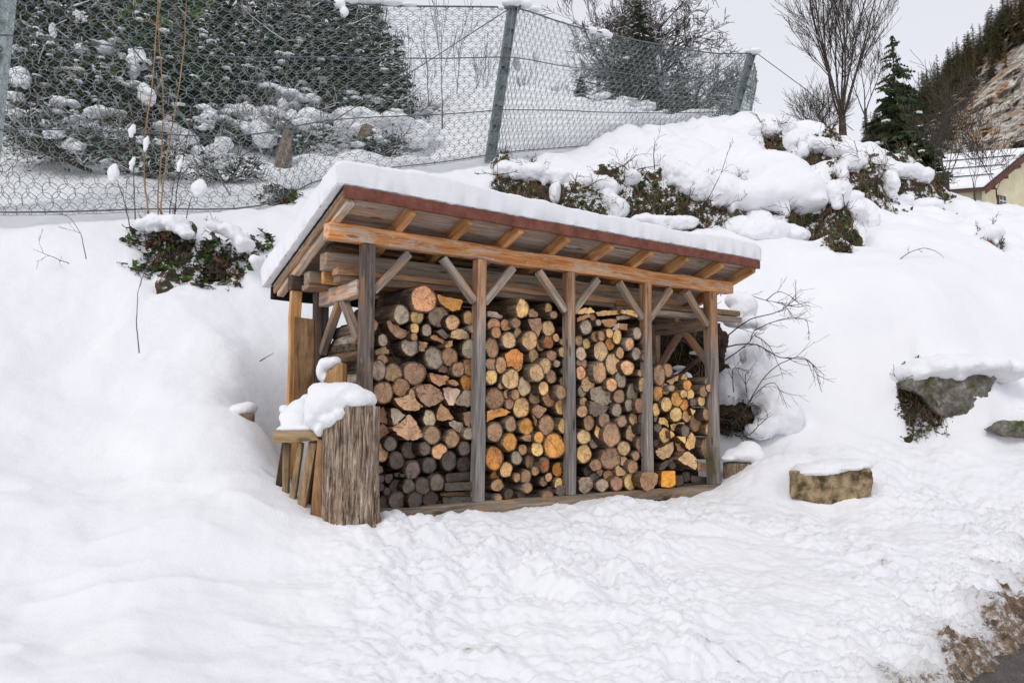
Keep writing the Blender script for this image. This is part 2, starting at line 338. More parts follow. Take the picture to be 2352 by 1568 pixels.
def lump(x, y):
    r = road_d(x, y); cx = SH_X + (y - SH_Y) * math.tan(TH)
    front = (x - SH_X) * math.cos(TH) - (y - SH_Y) * math.sin(TH)          # metres in front of the shed wall
    trod = sstep(-.25, .5, front) * sstep(-1.9, -.3, x + .55 * (y - 5) + .5 * n2(x * .8, y * .8)) * sstep(11.0, 8.0, y)
    b = np.abs(n2(x * 1.5 + 3, y * 1.5)) * .9 + np.abs(n2(x * 3.3, y * 3.3 + 5)) * .55 + np.abs(n2(x * 7, y * 7)) * .22
    wx = x + .12 * n2(x * 4, y * 4); wy = y + .12 * n2(x * 4 + 9, y * 4)
    c = 1 - np.abs(n2(wx * 5, wy * 5)) * 2
    big = .45 + 1.1 * sstep(-.5, .6, n2(x * .8 + 7, y * .8))
    h = trod * .055 * n2(x * .75 + 2, y * .9) + trod * big * (.115 * b - .05 + .024 * np.abs(n2(wx * 11, wy * 11)) + .014 * fbm(x * 20, y * 20, 3) + .016 * c)
    # smooth drifts elsewhere, terraces of old snow on the low bank near the stump
    h = h + (1 - trod) * (.085 * n2(x * .8 + .3 * n2(x * 1.7, y * 1.7), y * .9) + .030 * n2(x * 2.3 + .4 * n2(x * 3, y * 3), y * 2.3) + .006 * n2(x * 6, y * 6) + .003 * n2(x * 14, y * 14))
    rip = n2(x * 1.1 + .5 * n2(x * 2, y * 2), y * 4.2)
    rip2 = n2(x * .75 + .6 * n2(x * 1.1, y * 1.6), (y - .28 * x) * 2.4 + 4)
    h = h + (.014 * rip + .042 * (1 - np.abs(rip2) * 1.6)) * sstep(6.9, 5.6, y) * (1 - .92 * trod)
    for q, rr, dd_ in DIPS: h = h - dd_ * np.exp(-((x - q.x) / rr) ** 2 - ((y - q.y) / rr) ** 2)
    h = h + .26 * np.exp(-((x - DR.x) / .55) ** 2 - ((y - DR.y) / .40) ** 2) + .16 * np.exp(-((x - DR.x - .45) / .45) ** 2 - ((y - DR.y + .1) / .35) ** 2)
    # slush clods at the road edge
    e = sstep(1.3, .1, r) * sstep(-.5, .05, r)
    h = h + e * (.022 * np.abs(n2(x * 26, y * 26)) + .05 * np.abs(n2(x * 9, y * 9)) + .03 * n2(x * 19, y * 19) + .02 * n2(x * 36, y * 36))
    far = sstep(12.5, 15, y)
    h = h + far * (.20 * np.abs(n2(x * .9, y * .9)) + .12 * np.abs(n2(x * 2.2, y * 2.2)))
    mound = sstep(12.6, 13.6, y) * sstep(21, 18, y) * sstep(.5, 2.2, x)
    h = h + mound * (.34 * np.abs(n2(x * .8 + 4, y * .8)) - .08)
    return h
# bare patches: (u, v, half width, half height, lateral reach, upslope reach, downslope reach)
PATCH = [(1205, 425, .50, .22, -.1, 30, 60, 'dark bare patch with a reddish root stump, above the middle of the shed roof'),
    (1325, 458, .55, .24, -.25, 90, 120, 'bare patch with bright green leaves, second along the bank above the roof'),
    (1480, 448, .80, .36, -.1, 60, 150, 'widest and darkest hollow in the bank, with a rotten stump and hanging roots'),
    (1620, 478, .75, .28, -.1, 60, 160, 'ivy-covered bare patch beside the widest hollow'),
    (1765, 478, .62, .20, -.1, 80, 140, 'ivy-green bare patch under the big smooth snow dome'),
    (1880, 500, .55, .34, -.2, 90, 130, 'tall bare patch with hanging grass beneath the snow dome'),
    (1945, 520, .22, .22, 0, 30, 50, 'reddish bare patch with twig ends beside the tall grassy one'),
    (1775, 325, .18, .18, -.2, 0, 20, 'red-brown bare earth patch highest on the crest'),
    (1888, 370, .42, .28, -.35, 10, 30, 'brown bare patch on the crest below the many-stemmed tree'),
    (1985, 425, .55, .34, -.55, 40, 90, 'slanting mossy bare patch on the far shoulder of the mound'),
    (2085, 430, .60, .30, -.5, 40, 120, 'mossy bare patch nearest the lone spruce'),
    (2160, 450, .18, .18, -.2, 10, 40, 'small stump-like bare patch just before the house'),
    (2283, 555, .14, .14, -.2, 0, 20, 'small brown bare patch alone on the smooth snow near the picture edge'),
    (1925, 555, .18, .10, 0, 20, 40, 'little bare patch tucked beneath the grassy one'),
    (640, 440, .30, .08, .1, 60, 50, 'low leafy patch at the foot of the net beside the roof corner'),
    (1150, 402, .14, .10, 0, 0, 20, 'small dark root hole by the little twiggy fir')]
STEP = []
def bare_amount(x, y):
    b = np.zeros_like(x)
    for px_, py_, w, a, up_, dn_ in STEP[:NBARE + 4]:
        dx = (x - px_) / w; dy = y - py_ + .10 * np.sin(dx * 4 + px_); lat = np.exp(-np.abs(dx) ** 3)
        b = np.maximum(b, lat * sstep(-.30, -.10, dy) * (1 - sstep(.12, .17, dy + .03 * np.sin(x * 23))))
    return b
def terraces(x, y):
    h = 0
    for px_, py_, w, a, up_, dn_ in STEP:
        dx = (x - px_) / w; dy = y - py_ + .10 * np.sin(dx * 4 + px_); lat = np.exp(-np.abs(dx) ** 3)
        h = h + lat * a * (sstep(-.02, .14, dy) * np.exp(-(np.maximum(dy, 0) / up_) ** 2) - (1 - sstep(-.12, .02, dy)) * np.exp(-(np.minimum(dy, 0) / dn_) ** 2))
    return h
def ground(x, y):
    z = ground0(x, y); r = road_d(np.asarray(x, float), np.asarray(y, float)) + .07 * n2(np.asarray(x, float) * 3, np.asarray(y, float) * 3); k = sstep(.10, -.12, r)
    k2 = sstep(1.2, 0, r) * (1 - k); z = z * (1 - k2) + np.maximum(z, ROAD_Z + .02 + .10 * sstep(0, 1, r)) * k2
    return z * (1 - k) + np.minimum(z, ROAD_Z - .07) * k
def ground0(x, y): return base_h(x, y) + terraces(np.asarray(x, float), np.asarray(y, float)) + .07 * bare_amount(np.asarray(x, float), np.asarray(y, float)) * n2(np.asarray(x, float) * 6, np.asarray(y, float) * 6) + lump(np.asarray(x, float), np.asarray(y, float))
def hit(u, v, y0=3.5, y1=60, n=700):                 # where the sight line at (u, v) meets the ground
    d = ray(u, v); ys = np.geomspace(y0, y1, n); k = ys * d.z - base_h(ys * d.x, ys); i = np.argmax(k < 0)
    Y = ys[i] if k[i] < 0 else y1
    return Vector((Y * d.x, Y, Y * d.z))
def hitf(u, v, y0=3.5, y1=60, n=900):                # the same on the finished surface
    d = ray(u, v); ys = np.geomspace(y0, y1, n); k = ys * d.z - ground(ys * d.x, ys); i = np.argmax(k < 0)
    Y = ys[i] if k[i] < 0 else y1
    return Vector((Y * d.x, Y, Y * d.z))
for u, v, w, h, *_ in PATCH:
    p = hit(u, v + 8, 7.0, 40); s_ = p.y / 13.5; STEP.append((p.x, p.y, w * s_ * 1.15, h * s_ * 1.15, .9, .55))
NBARE = len(STEP)
for u, v, w, h, up_, dn_ in [(385, 565, .33, .15, .5, .4), (520, 590, .30, .12, .5, .4), (400, 625, .20, .07, .3, .3), (2105, 915, .30, .02, .5, .4), (2165, 905, .75, .22, 1.8, .5), (2350, 985, .5, .14, .5, .4)]:
    p = hit(u, v, 5, 30); STEP.append((p.x, p.y, w, h, up_, dn_))
def gz(x, y): return float(ground(np.array([x]), np.array([y]))[0])

rows = np.concatenate([np.geomspace(1.2, 3.2, 24)[:-1], np.geomspace(3.2, 20, 640)[:-1], np.geomspace(20, 75, 60)])
ks = np.linspace(-1.0, 1.0, 640); YY, KK = np.meshgrid(rows, ks, indexing='ij'); XX = KK * (YY * .80 + 1.2)
ZZ = ground(XX, YY)
nr, nc = XX.shape; idx = np.arange(nr * nc).reshape(nr, nc)
fc = np.stack([idx[:-1, :-1], idx[:-1, 1:], idx[1:, 1:], idx[1:, :-1]], -1).reshape(-1, 4)
me = bpy.data.meshes.new('snow_ground'); me.vertices.add(nr * nc); me.vertices.foreach_set('co', np.stack([XX, YY, ZZ], -1).ravel())
me.loops.add(len(fc) * 4); me.loops.foreach_set('vertex_index', fc.ravel()); me.polygons.add(len(fc))
me.polygons.foreach_set('loop_start', np.arange(len(fc)) * 4); me.polygons.foreach_set('loop_total', np.full(len(fc), 4)); me.update()
me.polygons.foreach_set('use_smooth', np.ones(len(fc), bool)); me.materials.append(M['snow_dirt'])
rd = road_d(XX, YY)
dirt = .66 * sstep(.50, -.02, rd + .30 * fbm(XX * 1.6, YY * 1.6, 3)) + .16 * sstep(1.9, .2, rd) * sstep(.25, .8, fbm(XX * 3, YY * 3, 3)) - .12 + .07 * sstep(2.2, .2, rd)
spots = np.zeros_like(XX)
for (u, v, r) in [(1075,1497,.07),(1140,1508,.05),(1625,1508,.06),(2030,1305,.05),(1960,1340,.02),(2110,1345,.03),(2285,1300,.05),(2240,1270,.03),(2330,1385,.1),(2300,1350,.06),(2085,1395,.03),(1800,1325,.018),(2180,1470,.08),(1690,1530,.04),(950,1240,.03),(1060,1255,.02)]:
    p = hit(u, v); d = np.hypot(XX - p.x, (YY - p.y)) / r; spots = np.maximum(spots, .56 * np.exp(-d * d))
dirt = np.clip(dirt + spots, 0, 1)
ab_ = me.attributes.new('bare', 'FLOAT', 'POINT'); ab_.data.foreach_set('value', bare_amount(XX, YY).ravel().astype(np.float32))
at_ = me.attributes.new('dirt', 'FLOAT', 'POINT'); at_.data.foreach_set('value', dirt.ravel().astype(np.float32))
go = bpy.data.objects.new('snow_ground', me); C.objects.link(go); tag(go, kind='structure')
# wide ground below and beyond it
M['plain'] = mat_snow('far_snow')
fv = []; ff = []
for i, y in enumerate(np.geomspace(1, 400, 30) - 4):
    for j in range(31): fv.append(((j - 15) / 15 * 420, y + 0.0, -2.0 - .004 * y + (0 if y < 80 else .3 * math.sin(j + y))))
for i in range(29):
    for j in range(30): a = i * 31 + j; ff.append((a, a + 1, a + 32, a + 31))
tag(mesh('valley_floor', fv, ff, M['plain'], smooth=True), kind='structure')
# wet asphalt road along the foot of the bank
m, t, b = newmat('wet_asphalt'); g = N(t); co = g.coord(rnd=False)
g.l(g.mix(g.ramp(g.noise(co, 60, 5, .8), [(.36, (.018, .016, .016)), (.52, (.06, .055, .054)), (.64, (.22, .20, .175))]), g.ramp(g.noise(co, 4, 6, .7), [(.38, (.55, .5, .46)), (.62, (1.5, 1.3, 1.1))]), .9, 'MULTIPLY'), b.inputs['Base Color'])
b.inputs['Roughness'].default_value = .42; g.bump(g.noise(co, 90, 4, .7), b, .8, .01); M['asphalt'] = m
rv = []; 
dv = Vector((.714, .70, 0)); nv = Vector((.70, -.714, 0)); o0 = Vector((2.59, 4.67, ROAD_Z))
for i in range(41):
    for j in range(9):
        p = o0 + dv * (i - 20) * 1.2 + nv * (j * .7 - .5); rv.append((p.x, p.y, ROAD_Z - .0 + .02 * math.sin(j * .8) * .5 - .004 * j))
tag(mesh('road', rv, [(i*9+j, i*9+j+1, i*9+j+10, i*9+j+9)[::-1] for i in range(40) for j in range(8)], M['asphalt'], smooth=True), kind='structure')

# ------------------------------------------------------------------ lumpy bodies: snow pillows, rocks
_tex = {}
def clouds(size):
    if size not in _tex:
        x = bpy.data.textures.new('clouds_%g' % size, 'CLOUDS'); x.noise_scale = size; x.noise_depth = 3; _tex[size] = x
    return _tex[size]
def ico(sub=3):
    bm = bmesh.new(); bmesh.ops.create_icosphere(bm, subdivisions=sub, radius=1); v = [tuple(p.co) for p in bm.verts]; f = [tuple(q.index for q in p.verts) for p in bm.faces]; bm.free(); return v, f
ICO3, ICO2, ICO1 = ico(3), ico(2), ico(1)
def lumpy(name, ells, mat, voxel=.03, disp=.03, dsize=.15, parent=None, smooth=6):
    """ellipsoids (point, (rx, ry, rz)) melted into one body"""
    o0 = Vector(ells[0][0]); mb = MB()
    for p, r in ells:
        q = Vector(p) - o0; mb.add([(q.x + a * r[0], q.y + b_ * r[1], q.z + c * r[2]) for a, b_, c in ICO3[0]], ICO3[1])
    o = mb.build(name, mat, parent); o.location = o0
    m = o.modifiers.new('melt', 'REMESH'); m.mode = 'VOXEL'; m.voxel_size = voxel; m.use_smooth_shade = True
    m = o.modifiers.new('soft', 'SMOOTH'); m.iterations = smooth; m.factor = .5
    for k, (d, s) in enumerate(((disp, dsize), (disp * .35, dsize * .3))):
        m = o.modifiers.new('lumps%d' % k, 'DISPLACE'); m.texture = clouds(s); m.strength = d * 2; m.mid_level = .5; m.texture_coords = 'GLOBAL'
    return o
# ------------------------------------------------------------------ the wood shed
POST_T = [0, 1.101, 2.154, 3.202, 4.237]; POST_W = [.107, .094, .088, .09, .122]; PH = 2.15; S1 = .866
shedE = empty('wood_shed', SH_O, -TH + math.pi / 2 - math.pi + math.pi)
shedE.rotation_euler = (0, 0, math.atan2(WV.y, WV.x))
tag(shedE, 'open-fronted timber wood shed with a lean-to roof holding the stacked firewood', 'wood shed')
def beam(name, A, B, w, h, mat, parent=shedE, col=(1, 1, 1), up=(0, 0, 1), jit=.0025, bev=.007, seg=None):
    """squared timber from A to B: w across, h along `up`; local X is its length"""
    A = Vector(A); B = Vector(B); d = B - A; L = d.length; x = d.normalized(); y = Vector(up).cross(x).normalized(); z = x.cross(y)
    n = seg or max(2, int(L / .25)); v = []; f = []
    c = [(-w/2, -h/2), (w/2, -h/2), (w/2, h/2), (-w/2, h/2)]
    for i in range(n + 1):
        ox, oy = random.gauss(0, jit), random.gauss(0, jit)
        for a, b in c: v.append((-L/2 + L * i / n, a + ox + random.gauss(0, jit * .4), b + oy + random.gauss(0, jit * .4)))
    for i in range(n):
        for j in range(4): f.append((i*4+j, i*4+(j+1) % 4, (i+1)*4+(j+1) % 4, (i+1)*4+j))
    f.append((3, 2, 1, 0)); f.append((n*4, n*4+1, n*4+2, n*4+3)); f = [q[::-1] for q in f]
    o = mesh(name, v, f, mat, parent); o.matrix_local = Matrix.Translation((A + B) / 2) @ Matrix((x, y, z)).transposed().to_4x4()
    o.color = (*col, 1); mod_bevel(o, bev, 1); return o
def vc(a): k = random.uniform(1 - a, 1 + a); return (k, k * random.uniform(.97, 1.02), k * random.uniform(.94, 1.03))
# posts
for i, (t_, w_) in enumerate(zip(POST_T, POST_W)):
    d_ = .10 if i < 4 else .11
    beam('front_post', (t_, d_/2, 0), (t_, d_/2, PH), w_, d_, M['wood_dark'] if i == 0 else M['wood_post'], up=(0, 1, 0), col=[(1.7, 1.7, 1.75), (1.15, 1.15, 1.17), (1.05, 1.05, 1.06), (1.0, .97, .95), (.85, .8, .78)][i])
    if i: beam('rear_post', (t_, S1 + .05, 0), (t_, S1 + .05, 1.85), .09, .10, M['wood_brown'], up=(0, 1, 0), col=vc(.1))
beam('rear_post', (-.03, S1 + .05, 0), (-.03, S1 + .05, 1.85), .12, .10, M['wood_dark'], up=(0, 1, 0), col=(1.7, 1.6, 1.55))
# front plate, rear plate, sill, floor joists
beam('front_plate', (-.357, .055, PH + .068), (4.578, .055, PH + .068), .115, .135, M['wood_plate'], jit=.004)
beam('rear_plate', (-.33, S1 + .05, 1.92), (4.55, S1 + .05, 1.92), .11, .135, M['wood_dark'], col=(1.3, 1.1, .95))
beam('sill_beam', (-.1, .055, -.055), (4.40, .055, -.055), .13, .11, M['wood_grey'], col=(.85, .8, .72))
beam('sill_beam', (-.1, .82, -.07), (4.40, .82, -.07), .12, .12, M['wood_dark'])
for t_ in (0, 1.1, 2.15, 3.2, 4.3): beam('floor_joist', (t_, .13, -.055), (t_, .75, -.055), .10, .10, M['wood_dark'])
mb = MB()
for k in range(7): mb.box((-.05, .125 + k * .1, -.004), (4.33, .21 + k * .1, .02))
o = mb.build('floor_boards', M['wood_dark'], shedE)
# knee braces
def brace(t0, t1, s=.05, z0=1.72, z1=PH, col=(1.1, 1.05, 1.0), w=.07, mat='wood_grey'):
    o = beam('knee_brace', (t0, s, z0), (t1, s, z1), w * .85, w, M[mat], up=(0, 0, 1), col=col); return o
BR = [(0, 1), (1, -1), (1, 1), (2, -1), (2, 1), (3, -1), (3, 1), (4, -1)]
for i, sg in BR:
    w_ = POST_W[i] / 2; brace(POST_T[i] + sg * (w_ - .0), POST_T[i] + sg * (w_ + .335), col=[(.95,.9,.85), (1.3, 1.25, 1.2), (1.2, 1.12, 1.02), (1.1, 1.0, .9), (1.1, .95, .8)][i], z0=1.765, z1=2.12)
    if i: brace(POST_T[i] + sg * .045, POST_T[i] + sg * .36, s=S1 + .05, z0=1.5, z1=1.83, mat='wood_brown', col=(.8, .75, .7))
# side ties with their two struts
for t_, cc in ((-.03, (1.75, 1.6, 1.5)), (4.237, (.95, .8, .7))):
    beam('side_tie', (t_, .10, 1.79), (t_, S1 + (0 if t_ > 1 else .08), 1.785), .085, .135, M['wood_grey'], col=cc)
    for s0, s1 in ((.11, .44), (S1 + .0, .50)):
        a = (t_, s0 + (.0 if s0 < .3 else .0), 1.36 if s0 < .3 else 1.30)
        beam('side_strut', a, (t_, s1, 1.73), .065, .07, M['wood_grey'], col=(.9, .82, .75) if t_ < 1 else (1.05, .8, .62))
# roof: slope runs down to the back
SL = (2.515 - 1.947) / (.252 + 1.314); TL, TR = -.341, 4.70
def zr(s): return 2.515 - SL * (s + .252)
for i in range(10):
    t_ = -.285 + .547 * i
    beam('rafter', (t_, -.235, zr(-.235) - .085), (t_, 1.27, zr(1.27) - .085), .065, .10, M['wood_orange'] if i else M['wood_grey'], col=(1.6, 1.5, 1.35) if i == 0 else vc(.12))
mb = MB(); k = 0; s_ = -.235
while s_ < 1.28:
    w_ = .145; s2 = min(s_ + w_, 1.29)
    v = [(TL, s_, zr(s_) - .03), (TR, s_, zr(s_) - .03), (TR, s2 - .004, zr(s2) - .03), (TL, s2 - .004, zr(s2) - .03)]
    v += [(a, b_, c + .022) for a, b_, c in v]
    mb.add(v, [(0,3,2,1),(4,5,6,7),(0,1,5,4),(1,2,6,5),(2,3,7,6),(3,0,4,7)]); s_ = s2
mb.build('roof_boards', M['wood_ceiling'], shedE)
mb = MB()
v = [(TL - .012, -.245, zr(-.245) - .006), (TR + .012, -.245, zr(-.245) - .006), (TR + .012, 1.32, zr(1.32) - .006), (TL - .012, 1.32, zr(1.32) - .006)]
v += [(a, b_, c + .012) for a, b_, c in v]; mb.add(v, [(0,3,2,1),(4,5,6,7),(0,1,5,4),(1,2,6,5),(2,3,7,6),(3,0,4,7)])
mb.build('roofing_felt', M['felt'], shedE)
o = beam('fascia', (TL - .015, -.262, 2.463), (TR + .02, -.262, 2.468), .028, .094, M['red'], jit=.002, bev=.003)
beam('rear_fascia', (TL - .01, 1.335, zr(1.33) - .07), (TR, 1.335, zr(1.33) - .07), .02, .12, M['felt'])
# barge boards under the verge
beam('verge_board', (TL + .012, -.23, zr(-.23) - .062), (TL + .012, 1.30, zr(1.30) - .062), .024, .060, M['wood_brown'], col=(1.1, .95, .8))
beam('verge_board', (TR - .012, -.23, zr(-.23) - .062), (TR - .012, 1.30, zr(1.30) - .062), .024, .060, M['wood_brown'], col=(.9, .85, .8))
# boards fixed upright under the rear plate's overhang
beam('overhang_post', (-.27, S1 + .05, -.2), (-.27, S1 + .05, 1.85), .10, .05, M['wood_orange'], up=(0, 1, 0))

# thick snow on the roof
NT, NS = 220, 80; v = []; f = []
def prof(x, r=.16): x = min(max(x, 0), 1); return max(0, 1 - (1 - min(x / r, 1)) ** 3) ** (1 / 3)
for side in (1, 0):
    for i in range(NT + 1):
        for j in range(NS + 1):
            a = i / NT; b_ = j / NS; s = -.275 + 1.66 * b_; t_ = TL - .075 + (TR - TL + .11) * a
            e = min(prof(a, .03), prof(1 - a, .028)) * 1.0; e2 = min(prof(b_, .10), prof(1 - b_, .10))
            k = e * e2
            nz_ = mnoise.noise(Vector((t_ * 1.3, s * 1.6, 3)))
            if side: z = zr(s) + .008 + k * (.25 + .055 * nz_ + .02 * math.sin(t_ * 1.7 + 1) + .02 * mnoise.noise(Vector((t_ * 4, s * 4, 8))) - .008 * t_)
            else: z = zr(s) + .007
            ex = .04 * (1 - abs(2 * a - 1) ** 40)
            bulge = .0
            if side:
                out = math.sin(min(k, 1) * math.pi) * .028
                if b_ < .15: s -= out
                if b_ > .85: s += out
                if a < .05: t_ -= out * 1.5
                if a > .95: t_ += out
            else:
                rg = mnoise.noise(Vector((t_ * 9, s * 9, 1))) * .012 + mnoise.noise(Vector((t_ * 30, s * 30, 1))) * .006
                if b_ < .02: s += rg; z += -abs(rg) * 1.6
                if a < .01: t_ += rg; z += -abs(rg)
            p = shed(t_, s, z); v.append(p)
m_ = (NT + 1) * (NS + 1)
for i in range(NT):
    for j in range(NS):
        a = i * (NS + 1) + j; q = (a, a + NS + 1, a + NS + 2, a + 1); f.append(q); f.append(tuple(m_ + z for z in q[::-1]))
def bridge(x, y): f.append((x, y, y + m_, x + m_))
for i in range(NT): bridge(i * (NS+1), (i+1) * (NS+1)); f[-1] = f[-1][::-1]; bridge(i * (NS+1) + NS, (i+1) * (NS+1) + NS)
for j in range(NS): bridge(j, j + 1); bridge(NT * (NS+1) + j, NT * (NS+1) + j + 1); f[-1] = f[-1][::-1]
o = mesh('roof_snow', [p - shed(0, 0, 2) for p in v], f, M['snow'], smooth=True, loc=shed(0, 0, 2))
mm = o.modifiers.new('lump', 'DISPLACE'); mm.texture = clouds(.07); mm.strength = .022; mm.texture_coords = 'GLOBAL'
tag(o, 'thick rounded blanket of snow lying over the whole roof of the wood shed', 'snow')

# ------------------------------------------------------------------ pixel -> shed plane
def plane(u, v, s):
    d = ray(u, v); q = shed(0, s, 0); k = NV.dot(q) / NV.dot(d); p = d * k; r = p - SH_O
    return r.dot(WV), r.z, p.y
# timber stored on the ties under the roof
def z1(x, y): return ((1000 + x / 2.6133) * .57422, (900 + y / 2.6133) * .57422)
def z4(x, y): return ((2200 + x / 2.6133) * .57422, (1100 + y / 2.6133) * .57422)
def stored(A, B, top, bot, s, depth, mat, label, col=(1, 1, 1), rt=None):
    """A, B photo points on its top edge; height from `top`/`bot` at A"""
    ta, za, _ = plane(*A, s); tb, zb, _ = plane(*B, s); h = za - plane(A[0], bot, s)[1]
    a = shed(ta, s + depth / 2, za - h / 2); b_ = shed(tb, s + depth / 2, zb - h / 2)
    o = beam('stored_beam' if h > .08 else 'stored_board', a, b_, depth, h, M[mat], None, col); tag(o, label, 'timber', 'timber stored on the ties under the shed roof'); return o
stored(z1(800, 272), z4(1328, 185), 0, z1(0, 455)[1], .30, .14, 'wood_grey', 'thick grey squared beam, biggest of the timber stored under the roof', (1.05, 1.0, .92))
stored(z1(915, 437), z4(1180, 300), 0, z1(0, 508)[1], .22, .12, 'wood_brown', 'pinkish board directly under the thick grey stored beam', (1.15, 1.0, .9))
stored(z1(930, 515), z4(1560, 372), 0, z1(0, 590)[1], .24, .12, 'wood_grey', 'grey-brown stored board resting lowest on the ties, behind the knee braces', (.8, .72, .66))
stored(z4(700, 262), z4(1992, 376), 0, z4(0, 322)[1], .20, .10, 'wood_brown', 'stored board with a mossy end sticking out past the corner post', (.9, .85, .75))
stored(z4(700, 325), z4(2010, 440), 0, z4(0, 385)[1], .18, .12, 'wood_grey', 'longest grey stored board, sticking out farthest past the corner post', (1.0, .95, .88))
stored(z1(622, 478), z1(2352, 690), 0, z1(0, 605)[1], .62, .13, 'wood_grey', 'squared beam end with pale sawn face, nearest the rear plate', (1.0, .9, .78))
stored(z1(768, 475), z1(2352, 660), 0, z1(0, 600)[1], .45, .05, 'wood_orange', 'split pale orange board end between two grey stored beams', (.9, .85, .8))
stored(z1(603, 608), z1(2100, 760), 0, z1(0, 668)[1], .66, .14, 'wood_brown', 'flat board lying beneath the squared beam end near the rear plate', (1.0, .9, .85))
stored(z1(860, 197), z1(2352, 400), 0, z1(0, 238)[1], .40, .14, 'wood_brown', 'thin brown board lying on top of the thick grey stored beam', (.75, .68, .62))
stored(z1(910, 168), z1(2352, 352), 0, z1(0, 190)[1], .52, .14, 'wood_dark', 'thin dark board topmost under the roof, behind the brown one', (1.4, 1.2, 1.1))
